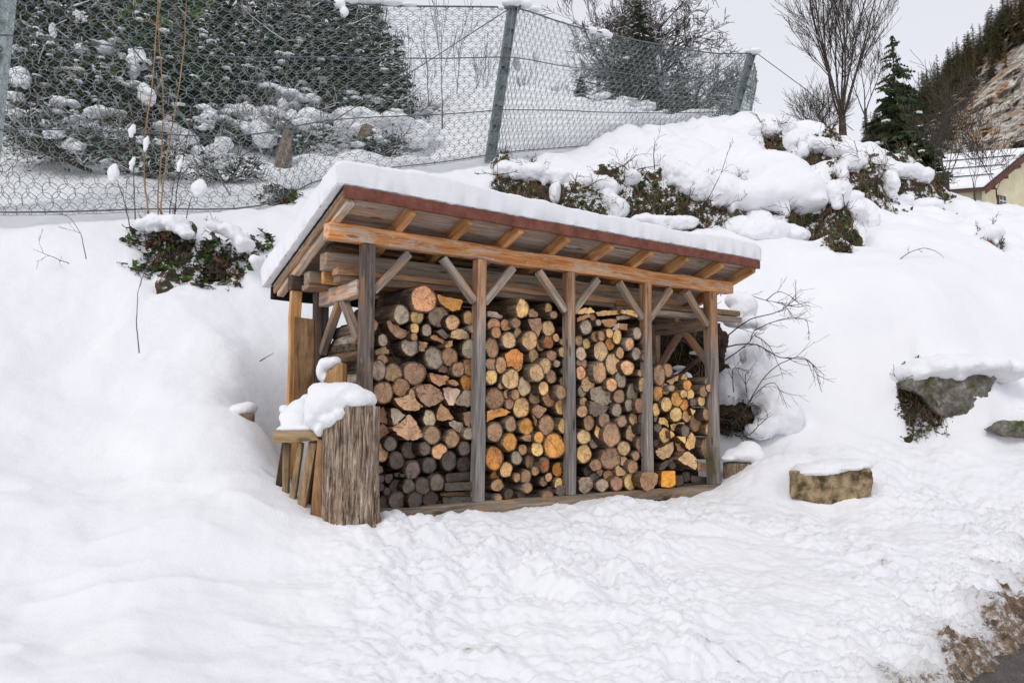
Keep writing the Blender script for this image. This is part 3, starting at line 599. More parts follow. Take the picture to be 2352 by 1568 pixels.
# ------------------------------------------------------------------ the firewood: ends read off the photograph, zoomed crops with their own origins
# round ends: x y ry[ rx] tone ; split ends: tone: x,y x,y ...   (origin of the crop on the first line of each block)
WOOD = """
@A 1450 1100
r 640 255 145 128 p!
s O 775,200 850,225 1030,255 1050,275 1020,365 940,380 870,340 800,280
r 405 415 100 80 g
r 570 440 72 70 y
r 795 435 112 100 g
r 940 495 80 74 t
r 1110 445 70 52 o
r 1160 560 47 45 t
r 545 553 57 44 y
r 672 575 65 50 g
s b 255,475 330,480 400,560 490,595 460,640 400,670 330,630 280,560
r 540 645 42 38 o
s t 915,650 930,590 990,560 1060,575 1110,620 1110,665 1000,672
r 215 680 66 50 g
r 500 745 98 90 g
s o 585,690 690,710 670,750 650,800 590,790
s b 130,790 240,740 285,820 135,840
s o 700,650 770,625 865,700 850,735 790,690
s d 770,590 830,560 915,640 870,670 800,620
r 750 865 115 92 g
r 915 855 100 76 b
r 1115 775 102 78 g
s o 860,740 900,690 940,680 940,740 890,760
r 210 880 52 56 b
r 165 1000 105 62 g
r 320 1020 92 100 b
r 540 1030 120 112 b
r 1000 985 80 64 b
r 1120 950 100 60 o
s b 790,1010 800,960 860,945 930,1010 860,1025
s o 705,1020 800,1040 905,1065 860,1140 800,1165 720,1110
r 1095 1115 90 75 O
s o 890,1100 950,1090 1010,1140 980,1160 900,1130
r 220 1225 120 92 b
r 405 1172 92 92 o
s b 530,1190 620,1140 720,1140 830,1200 880,1290 830,1330 700,1380 650,1360 560,1270
s t 315,1290 480,1250 515,1180 550,1220 570,1310 650,1375 560,1420 430,1410 350,1350
s w 845,1180 900,1165 1030,1200 940,1365 890,1360 850,1250
s g 960,1330 1060,1200 1130,1200 1160,1350 1100,1380 1000,1360
@A 1450 1500
s b 170,480 180,360 215,325 245,400 280,520 220,500
s g 300,345 370,350 450,420 310,530 295,430
s b 245,380 298,350 298,500 270,460
s t 305,550 450,450 490,405 560,480 640,630 560,675 460,680 360,620
r 700 455 90 72 w
s o 820,290 900,360 955,455 860,475 780,470 770,420
s b 1050,390 1160,380 1165,450 1110,550 1070,520
s g 890,490 960,470 1060,500 1060,560 1030,610 960,570 900,520
r 730 625 90 88 b
r 940 670 92 74 b
r 1115 612 64 62 g
s b 150,600 200,500 300,570 230,650 160,720
r 295 720 78 68 d
r 200 810 96 72 t
r 500 785 90 84 d
r 660 765 74 66 d
r 806 800 84 80 p
r 1070 765 72 66 d
r 360 890 94 80 D
r 905 895 100 82 D
r 1060 925 80 74 D
r 525 990 94 88 d
r 700 945 84 78 D
r 350 1155 62 62 D
r 485 1165 74 70 d
r 635 1160 90 84 D
r 782 1125 90 74 d
s D 235,1040 310,1030 320,1080 280,1130 240,1120
r 200 1080 38 38 D
s D 330,1025 390,1015 390,1065 335,1060
s D 395,1030 450,1030 445,1060 400,1062
r 235 1330 86 52 D
r 366 1310 92 84 d
r 550 1310 88 86 D
r 715 1290 82 78 D
r 195 1170 38 38 D
r 258 1215 42 40 D
r 185 985 42 36 b
k D 865,1025 1140,1010 1150,1095 865,1115
k D 865,1125 1155,1115 1160,1195 860,1212
k b 820,1225 1155,1215 1160,1265 820,1265
k D 850,1272 1160,1270 1165,1330 850,1345
@B 1450 1100
r 1670 350 100 60 y
r 1945 350 56 32 y
s b 1720,360 1780,350 1840,400 1820,440 1740,440
r 2000 415 40 36 b
s g 1300,375 1400,385 1470,430 1460,455 1380,440 1300,430
r 1375 525 82 58 o
r 1500 525 62 60 o
r 1605 500 52 58 b
s b 1720,460 1865,450 1880,560 1830,665 1760,560
r 1947 555 80 66 t
r 1400 600 62 58 o
r 1625 605 56 38 t
r 2170 565 32 30 b
r 1355 760 106 72 b
r 1535 685 86 74 t
r 1750 682 98 84 t
r 1865 738 55 46 t
r 1945 700 68 48 R
r 2025 655 42 34 p
r 2090 695 34 32 t
s O 1470,830 1540,780 1600,770 1680,820 1690,900 1680,980 1640,1015 1580,960 1510,960 1490,890
r 1790 845 73 62 t
r 1980 840 54 50 b
r 2095 805 53 40 t
r 1350 930 62 60 b
r 1450 940 86 60 o
r 1910 945 79 70 t
r 2035 925 38 32 g
r 2115 910 48 34 t
r 1350 1060 84 56 y
r 1550 1090 104 84 t!
r 1820 1018 93 70 t
r 1975 1060 66 54 b
r 2115 1005 52 40 g
r 2110 1110 53 46 t
r 1450 1158 36 30 o
r 1690 1165 102 70 w
r 1895 1182 70 56 y
r 2075 1225 74 58 b
r 1385 1290 106 92 b
r 1515 1245 56 38 p
r 1600 1250 54 46 o
r 1810 1275 74 64 b
r 1960 1285 88 82 o
r 1540 1345 57 42 b
r 1660 1382 102 88 y
r 2085 1380 84 68 y
s b 1770,1400 1830,1350 1930,1395 1900,1440 1850,1500 1790,1460
@B 1450 1500
s O 1300,375 1450,340 1550,385 1500,420 1400,440 1330,470 1300,495
r 1385 595 100 92 b
r 1550 515 82 68 b
r 1710 540 86 74 O
s o 1755,380 1790,400 1870,570 1850,590 1800,520
r 1925 520 102 82 b
r 2095 530 72 48 y
r 1540 700 94 80 O
r 1380 865 122 92 O
s b 1640,660 1760,610 1790,680 1700,690
r 1845 650 60 54 O
r 1675 780 58 48 t
r 1825 770 78 62 y
r 2010 740 124 108 O
r 1610 865 68 54 g
r 1755 905 84 56 b
r 1910 940 74 54 R
r 1505 985 82 60 y
r 2140 930 52 42 b
r 2040 985 78 62 O
r 1815 1000 47 46 o
r 1390 1053 50 44 O
r 1620 1070 47 40 o
r 1710 1055 74 54 b
r 1948 1065 46 36 t
r 1895 1110 48 40 b
r 2130 1080 62 58 b
r 2050 1130 56 38 y
r 1410 1150 63 64 o
r 1730 1180 54 46 b*
r 1425 1290 46 36 o*
r 1935 1262 60 58 b
r 1530 1240 60 56 D
r 1665 1250 48 56 D
r 1960 1205 48 44 D
s d 2020,1230 2040,1160 2110,1140 2140,1180 2110,1250 2050,1262
@C 2200 1100
s y 280,380 350,345 420,335 440,360 470,390 300,412
s y 470,395 560,370 700,368 730,410 620,420 500,430
s y 740,362 915,370 917,440 880,430 730,392
s o 280,450 410,400 430,440 380,455 280,492
r 450 440 37 34 o
r 380 545 74 62 g
r 510 495 34 32 g
s b 500,540 560,500 590,540 560,580
s o 530,475 600,460 690,462 685,500 650,540 600,545
s w 645,580 680,510 725,500 720,550 690,580
k o 720,505 808,510 808,577 715,565
k g 690,430 835,415 835,455 700,470
r 1030 515 64 40 y
r 915 608 62 44 g
s R 950,640 975,590 1005,600 1030,665 985,660
r 305 680 57 38 t
r 385 715 54 36 y
r 475 640 52 40 o
r 540 635 56 36 o
r 625 605 52 38 y
r 702 643 73 42 y
r 625 720 59 46 O
r 835 720 63 46 p
r 1020 745 64 46 y
r 325 820 72 50 w
r 530 795 106 74 t
r 905 820 66 50 g
r 735 815 63 38 o
r 990 855 46 36 b
r 335 920 62 54 b
r 325 1020 72 50 p
r 665 930 116 76 t
r 520 1015 112 82 t
r 812 965 76 70 p
r 950 1025 40 36 t
r 398 1135 82 66 t
r 740 1095 84 80 g
r 645 1145 72 50 p
r 970 1140 77 46 t
r 337 1212 66 44 g
s g 425,1190 520,1160 600,1170 665,1280 640,1330 560,1370 500,1340 430,1300
s d 405,1400 430,1310 530,1350 620,1370 580,1430 470,1480 410,1450
r 725 1268 70 68 b
r 865 1228 94 66 g
r 350 1325 47 46 t
s b 880,1360 900,1290 1010,1285 1015,1380 980,1440 910,1440
r 998 1258 24 22 p
r 340 1425 64 54 t
r 700 1410 72 54 g
r 830 1358 66 46 g
r 875 1505 64 50 t
r 955 1498 57 36 o
@C 2200 1500
r 410 500 80 56 b
r 567 465 77 64 b
r 755 485 62 50 b
r 355 645 74 66 t
r 520 590 74 50 y
r 645 625 126 94 b!
r 855 610 90 66 t
r 955 560 52 40 D
r 362 820 96 80 y
r 460 715 52 42 g
r 770 765 77 64 t
r 985 725 108 80 b
r 635 865 118 92 b
r 900 840 50 44 b
r 765 895 52 44 t
r 865 955 67 58 o
s t 680,960 710,935 800,1020 770,1050 700,1055
s D 950,850 985,840 1045,940 990,930
r 405 1005 62 48 D
r 480 940 62 52 b
r 610 1042 54 56 o
r 525 1020 38 36 b
r 460 1080 62 52 d
s g 290,1100 330,1065 420,1065 465,1150 400,1225 365,1250 300,1200
r 548 1150 72 60 g
r 700 1130 74 60 b
r 838 1108 92 78 y
s b 920,1080 950,1010 1060,1005 1145,1040 1140,1130 1080,1190 1000,1215 940,1160 ^
@D 2200 1100
r 1145 1040 106 62 b
r 1232 993 72 52 o
s o 1205,1110 1350,1045 1340,1100 1260,1145
r 1405 1077 40 30 y
r 1438 1150 56 42 O
r 1363 1167 62 42 O
r 1205 1185 60 46 y
r 1282 1180 30 26 t
r 1605 1215 62 42 b
r 1655 1110 44 36 g
r 1665 1180 40 30 t
r 1135 1238 77 56 O
r 1403 1240 45 34 y
r 1472 1248 60 42 y
r 1327 1298 77 58 O
r 1690 1250 44 32 y
r 1400 1350 62 46 O
r 1218 1352 77 54 y
r 1585 1312 53 48 y
r 1500 1330 44 42 d
r 1695 1335 40 27 y
r 1112 1405 72 40 y
r 1317 1460 73 60 y
r 1432 1462 70 54 y
s y 1455,1390 1530,1415 1490,1470
r 1635 1455 66 42 b
@D 2200 1500
r 1525 500 87 58 b
s y 1140,440 1190,440 1240,480 1248,550 1200,520 1120,500
r 1115 462 32 30 g
s y 1250,515 1330,500 1405,495 1380,570 1320,608 1265,570
r 1418 580 64 46 d
r 1678 562 77 52 y
r 1203 627 77 54 y
r 1130 550 42 38 d
s y 1255,575 1305,620 1262,665
r 1115 715 44 32 d
s t 1295,660 1330,640 1430,760 1390,810 1330,790
s y 1480,590 1535,660 1510,760 1450,785 1400,740 1430,660
s y 1325,640 1420,640 1410,720
s t 1100,790 1280,690 1288,780 1250,860 1180,885 1120,840
r 1645 765 104 62 b
s D 1130,990 1170,920 1360,820 1250,930 1180,985
s t 1400,810 1450,795 1530,860 1540,960 1520,990 1400,930 1330,880 ^
k b 1545,895 1690,930 1680,1020 1540,1010
r 1285 945 40 38 D
r 1350 1100 62 52 D
r 1425 1060 56 44 D
k Z 1165,1000 1300,995 1310,1150 1250,1175 1165,1165 ^
k d 1465,1045 1690,1070 1690,1140 1540,1140 1465,1110
"""
TONE = {'p': ((.62, .36, .22), 'pinkish orange'), 'O': ((.56, .28, .09), 'orange'), 'o': ((.42, .255, .15), 'orange-brown'), 'y': ((.64, .44, .21), 'pale yellow'),
        't': ((.50, .345, .215), 'tan'), 'w': ((.52, .42, .33), 'pale greyish'), 'g': ((.33, .285, .24), 'grey weathered'), 'b': ((.31, .205, .14), 'brown'),
        'R': ((.33, .14, .07), 'reddish brown'), 'd': ((.145, .125, .115), 'dark grey'), 'D': ((.085, .075, .072), 'near-black'), 'Z': ((.66, .34, .06), 'bright orange')}
BAYS = {'A': 'the bay beside the tall stump', 'B': 'the second bay', 'C': 'the third bay', 'D': 'the half-filled end bay'}
BT = {'A': (0, 1.101), 'B': (1.101, 2.154), 'C': (2.154, 3.202), 'D': (3.202, 4.237)}
items = []
bay = ox = oy = None
for line in WOOD.strip().splitlines():
    w = line.split()
    if w[0][0] == '@': bay = w[0][1]; ox, oy = int(w[1]), int(w[2]); continue
    def px(x, y): return ((ox + x / 2.6133) * .57422, (oy + y / 2.6133) * .57422)
    front = '^' in line; s = .075 + random.choice((random.uniform(-.05, .04), random.uniform(-.03, .09)))
    if w[-1].endswith('!'): s = .035
    if front: s = -.02; w = [q for q in w if q != '^']
    if w[0] == 'r':
        x, y, ry, rx = map(float, w[1:5]); tone = w[5][0]
        t0, z0, Y = plane(*px(x, y), s)
        za = plane(*px(x, y - ry), s)[1]; ta, tb = plane(*px(x - rx, y), s)[0], plane(*px(x + rx, y), s)[0]
        rz = za - z0; rt = (tb - ta) / 2; rt = min(max(rt, rz * .82), rz * 1.2); rt *= 1.07; rz *= 1.06
        poly = None; size = (rz + rt) / 2
    else:
        pts = [tuple(map(float, q.split(','))) for q in w[2:]]; tone = w[1]
        pp = [plane(*px(*q), s)[:2] for q in pts]; t0 = sum(q[0] for q in pp) / len(pp); z0 = sum(q[1] for q in pp) / len(pp)
        poly = [(q[0] - t0, q[1] - z0) for q in pp]; size = sum(math.hypot(*q) for q in poly) / len(poly); rt = rz = size
    items.append(dict(bay=bay, kind=w[0], tone=tone, t=t0, z=z0, s=s, rt=rt, rz=rz, poly=poly, size=size, birch=w[-1].endswith('*')))
def log_mesh(it):
    """end outline -> (bark or split body, cut face) in local x (along the wall), y (into the shed), z"""
    if it['poly'] is None:
        n = 26; sd = random.random() * 100; ang = [2 * math.pi * i / n for i in range(n)]
        out = [((1 + .085 * mnoise.noise(Vector((math.cos(a) * 1.3, math.sin(a) * 1.3, sd))) * 2 + .012 * random.uniform(-1, 1))) for a in ang]
        ring = [(it['rt'] * k * math.cos(a), it['rz'] * k * math.sin(a)) for k, a in zip(out, ang)]
    else:
        P = it['poly']; ring = []; m = len(P)
        if sum(P[i][0] * P[(i+1) % m][1] - P[(i+1) % m][0] * P[i][1] for i in range(m)) < 0: P = P[::-1]
        for i in range(m):
            a, b_ = Vector(P[i]), Vector(P[(i + 1) % m]); pr, nx = Vector(P[i - 1]), Vector(P[(i + 1) % m])
            c1 = a + (pr - a) * .10; c2 = a + (nx - a) * .10
            ring += [c1, (a * .5 + c1 * .25 + c2 * .25), c2]
            k = max(1, int((b_ - a).length / .035)); jt = .0 if it['kind'] == 'k' else .004
            for j in range(1, k + 1):
                q = a + (b_ - a) * (.12 + .76 * j / (k + 1)); ring.append(q + Vector((random.gauss(0, jt), random.gauss(0, jt))))
        ring = [(q[0], q[1]) for q in ring]
    n = len(ring); L = random.uniform(.62, .74); v = []; f = []; bx, bz = random.gauss(0, .012), random.gauss(0, .008)
    tilt = (random.gauss(0, .06), random.gauss(0, .06)) if it['poly'] is None else (random.gauss(0, .08), random.gauss(0, .08))
    def yoff(x, z): return tilt[0] * x + tilt[1] * z
    secs = [(0, .93), (0, 1.0), (.03, 1.015), (.18, 1.03), (.42, 1.06), (L, 1.10)] if it['kind'] == 'r' else [(0, .985), (.002, 1.0), (.03, 1.0), (.2, 1.02), (L, 1.05)]
    for k, (y, sc) in enumerate(secs):
        for x, z in ring:
            jj = 1 + (random.gauss(0, .012) if k > 1 else 0)
            v.append((x * sc * jj + bx * y * 2, y + (yoff(x, z) if y < .04 else 0), z * sc * jj + bz * y * 2))
    for k in range(len(secs) - 1):
        for i in range(n): j = (i + 1) % n; f.append((k*n+i, k*n+j, (k+1)*n+j, (k+1)*n+i))
    f.append(tuple((len(secs)-1) * n + i for i in range(n)))
    cv = [(0, yoff(0, 0) + .004, 0)]; cf = []; rad = [0.0]; q = [0, .35, .7, .955]
    for k in q[1:]:
        for x, z in ring: cv.append((x * k, yoff(x*k, z*k) + .004 + random.gauss(0, .0012), z * k)); rad.append(min(1, k / .955))
    for i in range(n): cf.append((0, 1 + (i + 1) % n, 1 + i))
    for k in range(2):
        for i in range(n): j = (i + 1) % n; cf.append((1+k*n+i, 1+k*n+j, 1+(k+1)*n+j, 1+(k+1)*n+i))
    if it['kind'] != 'r':                               # split pieces: rim colour stays even, outer face full size
        rad = [r_ * .8 + .1 for r_ in rad]; cv = [(x * 1.03, y - .006, z * 1.03) for x, y, z in cv]
    return v, f, cv, cf, rad
def ordw(n):
    return ['lowest', 'second', 'third', 'fourth', 'fifth', 'sixth', 'seventh', 'eighth', 'ninth', 'tenth', 'eleventh', 'twelfth', 'thirteenth', 'fourteenth', 'fifteenth', 'sixteenth', 'seventeenth', 'eighteenth', 'nineteenth', 'twentieth', 'twenty-first', 'twenty-second', 'twenty-third', 'twenty-fourth', 'twenty-fifth', 'twenty-sixth'][n]
COLS = ['hugging the post on the stump side', 'just off the post on the stump side', 'in the middle', 'just off the post on the boulder side', 'hugging the post on the boulder side']
for b_ in BAYS:
    g_ = [it for it in items if it['bay'] == b_]; t0, t1 = BT[b_]
    for it in g_: it['col'] = min(4, max(0, int((it['t'] - t0 - .04) / (t1 - t0 - .08) * 5)))
    for c in range(5):
        cc = sorted([it for it in g_ if it['col'] == c], key=lambda q: q['z'])
        for i, it in enumerate(cc): it['rank'] = i; it['n'] = len(cc)
for it in items:
    c0, cn = TONE[it['tone']]; k = random.uniform(.86, 1.14); c = tuple(min(1, x * k * random.uniform(.95, 1.05)) for x in c0)
    size = 'thin' if it['size'] < .036 else 'small' if it['size'] < .052 else 'medium' if it['size'] < .072 else 'thick'
    shape = {'r': 'round log', 's': 'split piece', 'k': 'squared block'}[it['kind']]
    nm = {'r': 'firewood_log', 's': 'split_firewood', 'k': 'wood_block'}[it['kind']]
    r_ = it['rank']; rk = 'topmost' if r_ == it['n'] - 1 and it['n'] > 2 else (ordw(r_) + (' up' if r_ else ' down'))
    bn = {'A': 'first bay', 'B': 'second bay', 'C': 'third bay', 'D': 'end bay'}[it['bay']]
    colw = ['by the stump-side post', 'near the stump-side post', 'amid the bay', 'near the boulder-side post', 'by the boulder-side post'][it['col']]
    rk = rk.replace(' up', ' from the sill').replace('lowest down', 'lowest')
    lab = f"{size} {cn} {shape}, {rk}, {colw}, {bn}"
    v, f, cv, cf, rad = log_mesh(it)
    dark = {'D': (.40, .38, .38), 'd': (.6, .58, .58), 'O': (1.15, .92, .7), 'y': (1.25, 1.1, .9), 'Z': (1.2, .8, .4)}.get(it['tone'], (1, .95, .9))
    mat = M['birch'] if it['birch'] or (it['kind'] == 'r' and random.random() < .06 and it['tone'] in 'twpy') else (M['bark'] if it['kind'] == 'r' else M['split'])
    o = mesh(nm, v, f, mat, None, smooth=(it['kind'] == 'r')); kk = random.uniform(.7, 1.35); o.color = (*[x * kk * random.uniform(.96, 1.04) for x in dark], 1)
    o.location = shed(it['t'], it['s'], it['z']); o.rotation_euler = (0, 0, shedE.rotation_euler.z + (random.gauss(0, .045) if it['kind'] == 'r' else random.gauss(0, .02)))
    tag(o, lab, 'firewood', 'firewood stacked in the shed')
    me_c = mesh('cut_face', cv, cf, M['cut'], o); me_c.color = (*c, 1)
    a_ = me_c.data.attributes.new('rad', 'FLOAT', 'POINT'); a_.data.foreach_set('value', rad)
# the rest of the pile behind the front row, seen only through chinks
mb = MB(); rr_ = .088; top = {'A': 1.62, 'B': 1.50, 'C': 1.48, 'D': 1.02}
for b_, (t0, t1) in BT.items():
    z = .10; k = 0
    while z < top[b_]:
        t_ = t0 + .10 + (k % 2) * rr_
        while t_ < t1 - .02:
            a = random.uniform(0, 6); r_ = rr_ * random.uniform(1.02, 1.12)
            p = [shed(t_, .26 + random.uniform(0, .05), z) - SH_O, shed(t_, .84, z) - SH_O]; mb.tube(p, r_, 10); t_ += rr_ * 2
        z += rr_ * 1.74; k += 1
o = mb.build('stacked_firewood', M['bark'], smooth=False, loc=SH_O); o.color = (.9, .85, .8, 1); tag(o, 'rest of the firewood pile behind the front row of logs', 'firewood', kind='stuff')
# logs lying at the open end of the first bay, seen from the side
side = [(.10, 1.50, .055, 'bark'), (.07, 1.38, .06, 'birch'), (.04, 1.25, .05, 'split'), (.05, 1.05, .05, 'birch'), (.03, .96, .06, 'birch'), (.04, .84, .055, 'split'), (.03, .70, .075, 'birch'), (.02, .55, .07, 'bark'), (.02, .40, .07, 'bark'), (.01, .25, .07, 'bark'), (.01, .10, .07, 'bark')]
for i, (t_, z_, r_, mt) in enumerate(side):
    it = dict(poly=None, kind='r', rt=r_, rz=r_ * random.uniform(.85, 1.0)); v, f, cv, cf, rad = log_mesh(it)
    o = mesh('firewood_log', v, f, M[mt], None, smooth=True); o.color = (1.1, 1.05, 1, 1); o.location = shed(t_, .13 + .02 * (i % 3), z_); o.rotation_euler = (random.gauss(.0, .04), 0, shedE.rotation_euler.z + random.uniform(-.02, .10))
    tag(o, f"{ {'bark': 'rough brown', 'birch': 'pale papery', 'split': 'split orange'}[mt]} log lying lengthwise behind the dark corner post, {ordw(i) if i else 'topmost'} from the top", 'firewood', 'firewood stacked in the shed')
    me_c = mesh('cut_face', cv, cf, M['cut'], o); me_c.color = (.3, .2, .14, 1); a_ = me_c.data.attributes.new('rad', 'FLOAT', 'POINT'); a_.data.foreach_set('value', rad)

# ------------------------------------------------------------------ things standing round the shed
def slab(name, pts, Y, depth, mat, label, cat, col=(1, 1, 1), ydir=None, group=None, bev=.004):
    """board given by its outline in the photograph, standing Y metres out, with real thickness"""
    F = [at(u, v, Y if not isinstance(Y, (list, tuple)) else Y[i]) for i, (u, v) in enumerate(pts)]
    d = (ydir or Vector((0, 1, 0))) * depth; n = len(F); o0 = F[0]
    fr = [p - o0 for p in F]; vv = fr + [p + d for p in fr]
    ff = [tuple(range(n)), tuple(range(2 * n - 1, n - 1, -1))] + [(i, i + n, (i + 1) % n + n, (i + 1) % n) for i in range(n)]
    o = mesh(name, vv, ff, mat); o.location = o0
    bm = bmesh.new(); bm.from_mesh(o.data); bmesh.ops.recalc_face_normals(bm, faces=bm.faces); bm.to_mesh(o.data); bm.free()
    o.color = (*col, 1); mod_bevel(o, bev, 1); tag(o, label, cat, group); return o
def wood_vertical(name, base, c2): return mat_bark(name, *c2, axis_y=False, sc=base)
M['plank_v'] = mat_bark('upright_plank_wood', (.13, .09, .055), (.36, .255, .155), (.54, .41, .27), axis_y=False, sc=.8, tint=True)
M['plank_h'] = mat_wood('pale_plank', (.28, .18, .09), (.44, .31, .17), (.55, .41, .25))
NB = NV
slab('upright_board', [(675, 925), (722, 930), (722, 733), (676, 727)], 6.75, .04, M['plank_v'], 'upright grey-brown board standing at the shed corner, behind the snowy stump', 'board', (.58, .47, .40))
slab('upright_board', [(622, 1180), (637, 1180), (664, 990), (652, 985)], 6.15, .03, M['plank_v'], 'dark narrow plank leaning outermost from the tall stump', 'plank', (.25, .22, .2), group='planks leaning beside the stump')
slab('upright_board', [(647, 1170), (660, 1170), (665, 1018), (649, 1018)], 6.1, .05, M['plank_v'], 'short thick plank upright under the end of the crosspiece', 'plank', (.75, .75, .7), group='planks leaning beside the stump')
slab('upright_board', [(657, 1180), (670, 1195), (695, 1018), (685, 1014)], 6.05, .06, M['plank_v'], 'first of two parallel pale planks leaning under the crosspiece, farther from the stump', 'plank', (1.1, 1.1, 1.0), group='planks leaning beside the stump')
slab('upright_board', [(673, 1208), (692, 1216), (727, 1018), (708, 1014)], 6.0, .07, M['plank_v'], 'second of two parallel pale planks leaning under the crosspiece, nearer the stump', 'plank', (1.0, .95, .85), group='planks leaning beside the stump')
slab('upright_board', [(708, 1225), (738, 1240), (741, 1010), (729, 1008)], 5.92, .08, M['plank_v'], 'long orange-brown plank pressed against the tall stump', 'plank', (.95, .75, .6), group='planks leaning beside the stump')
slab('upright_board', [(688, 1210), (708, 1220), (726, 1040), (714, 1035)], 6.1, .04, M['plank_v'], 'dark plank in the gap between the pale planks and the orange one', 'plank', (.35, .32, .3), group='planks leaning beside the stump')
slab('upright_board', [(700, 985), (712, 985), (712, 948), (706, 948)], 6.2, .03, M['plank_v'], 'tip of a plank poking out of the snow above the crosspiece', 'plank', (.8, .6, .5), group='planks leaning beside the stump')
o = slab('wooden_crosspiece', [(627, 1018), (731, 1011), (729, 989), (627, 990)], 5.98, .10, M['plank_h'], 'short pale squared crosspiece with snow on top, resting on leaning planks', 'beam')
# tall stump: a flattened half trunk with deep furrowed bark
ns, nh = 200, 110; v = []; f = []; Ys = 5.86
for k in range(nh + 1):
    q = k / nh; zlo = at(800, 1216, Ys).z; zhi = at(800, 933, Ys).z; 
    for i in range(ns):
        a = 2 * math.pi * i / ns; ca, sa = math.cos(a), math.sin(a)
        ul = 737 - 5 * q + (0 if q > .02 else 2); ur = 876 - 12 * min(1, q * 3.2) 
        xl, xr = at(ul, 1000, Ys).x, at(ur, 1000, Ys).x; cx, hw = (xl + xr) / 2, (xr - xl) / 2
        x = cx + hw * (abs(ca) ** .75) * (1 if ca > 0 else -1); y = Ys + .13 + .15 * (abs(sa) ** .8) * (1 if sa > 0 else -1)
        tt = a * 9; fur = mnoise.noise(Vector((x * 42, y * 42 + .7 * math.sin(q * 6), q * 3.4))) + .5 * mnoise.noise(Vector((x * 95, y * 95, q * 9)))
        amp = .016 * (1.15 - .9 * max(0, min(1, (q - .45) * 5))) ; dx, dy = ca * fur * amp, sa * fur * amp
        top = zhi - (.05 if x < cx - hw * .25 else 0) - .10 * max(0, (cx - x) / hw) + .008 * mnoise.noise(Vector((x * 40, y * 40, 0)))
        v.append((x + dx, y + dy, zlo - .12 + (top - zlo + .12) * q))
for k in range(nh):
    for i in range(ns): j = (i + 1) % ns; f.append((k*ns+i, k*ns+j, (k+1)*ns+j, (k+1)*ns+i))
f.append(tuple(nh * ns + i for i in range(ns)))
p0 = at(800, 1100, Ys)
o = mesh('tall_stump', [Vector(p) - p0 for p in v], f, M['stump'], smooth=True, loc=p0); tag(o, 'tall flattened old stump with furrowed bark and a heap of snow on top', 'stump')
S = lambda u, v_, Y, r: (at(u, v_, Y), r)
o = lumpy('snow_heap', [S(772, 918, 5.98, (.19, .18, .125)), S(820, 918, 5.98, (.145, .17, .085)), S(742, 935, 5.98, (.14, .17, .15)), S(722, 955, 5.98, (.07, .14, .11)), S(795, 898, 5.98, (.13, .14, .065)), S(758, 965, 5.93, (.08, .13, .06)), S(742, 902, 6.0, (.11, .14, .08)), S(735, 985, 5.93, (.035, .08, .06)), S(783, 950, 5.9, (.06, .1, .05))], M['snow'], .014, .012, .07); tag(o, 'big rounded heap of snow crowning the tall stump', 'snow', 'snow caps near the shed')
o = lumpy('snow_heap', [S(692, 945, 6.2, (.11, .12, .10)), S(668, 958, 6.2, (.09, .10, .07)), S(706, 922, 6.25, (.06, .08, .06)), S(680, 970, 6.15, (.12, .12, .06)), S(665, 985, 6.05, (.11, .06, .022)), S(700, 984, 6.05, (.11, .06, .025)), S(655, 940, 6.3, (.05, .05, .04))], M['snow'], .015, .008, .07); tag(o, 'snow lying on the crosspiece and the plank ends beside the stump', 'snow', 'snow caps near the shed')
# split log with a snow cap standing behind the stump
slab('split_log', [(742, 880), (786, 880), (786, 832), (772, 838), (750, 858)], 6.30, .20, M['plank_v'], 'split orange log with a snow cap, between the stump and the corner post', 'log', (1.1, .85, .6))
o = lumpy('snow_heap', [S(752, 835, 6.36, (.075, .08, .055)), S(770, 830, 6.36, (.05, .08, .04)), S(738, 852, 6.36, (.04, .07, .085)), S(748, 868, 6.36, (.04, .06, .05))], M['snow'], .013, .006, .06); tag(o, 'small snow cap on the split orange log behind the stump', 'snow', 'snow caps near the shed')
# little stump at the far end
def round_stump(u, v, Y, r, h, label):
    c = at(u, v, Y); mb = MB(); n = 40; vv = []; ff = []
    for k in range(13):
        q = k / 12
        for i in range(n):
            a = 2 * math.pi * i / n; fl = 1 + .16 * (1 - q) ** 2; rr = r * fl * (1 + .05 * mnoise.noise(Vector((math.cos(a) * 5, math.sin(a) * 5, q))) + .03 * mnoise.noise(Vector((math.cos(a) * 14, math.sin(a) * 14, q * 2))))
            vv.append((rr * math.cos(a), rr * math.sin(a), h * (q - 1) + .0))
    for k in range(12):
        for i in range(n): j = (i + 1) % n; ff.append((k*n+i, k*n+j, (k+1)*n+j, (k+1)*n+i))
    ff.append(tuple(12 * n + i for i in range(n)))
    o = mesh('tree_stump', vv, ff, M['stump_bark'], smooth=True, loc=c); tag(o, label, 'stump'); return o
round_stump(1697, 1062, 9.05, .17, .45, 'low dark stump under a snow cap, close to the far corner of the shed')
o = lumpy('snow_heap', [S(1703, 1045, 9.05, (.20, .2, .09)), S(1720, 1032, 9.05, (.14, .16, .10)), S(1735, 1050, 9.0, (.11, .15, .10)), S(1672, 1053, 9.0, (.09, .12, .035))], M['snow'], .02, .008, .1); tag(o, 'domed snow cap on the low stump at the far corner', 'snow', 'snow caps near the shed')
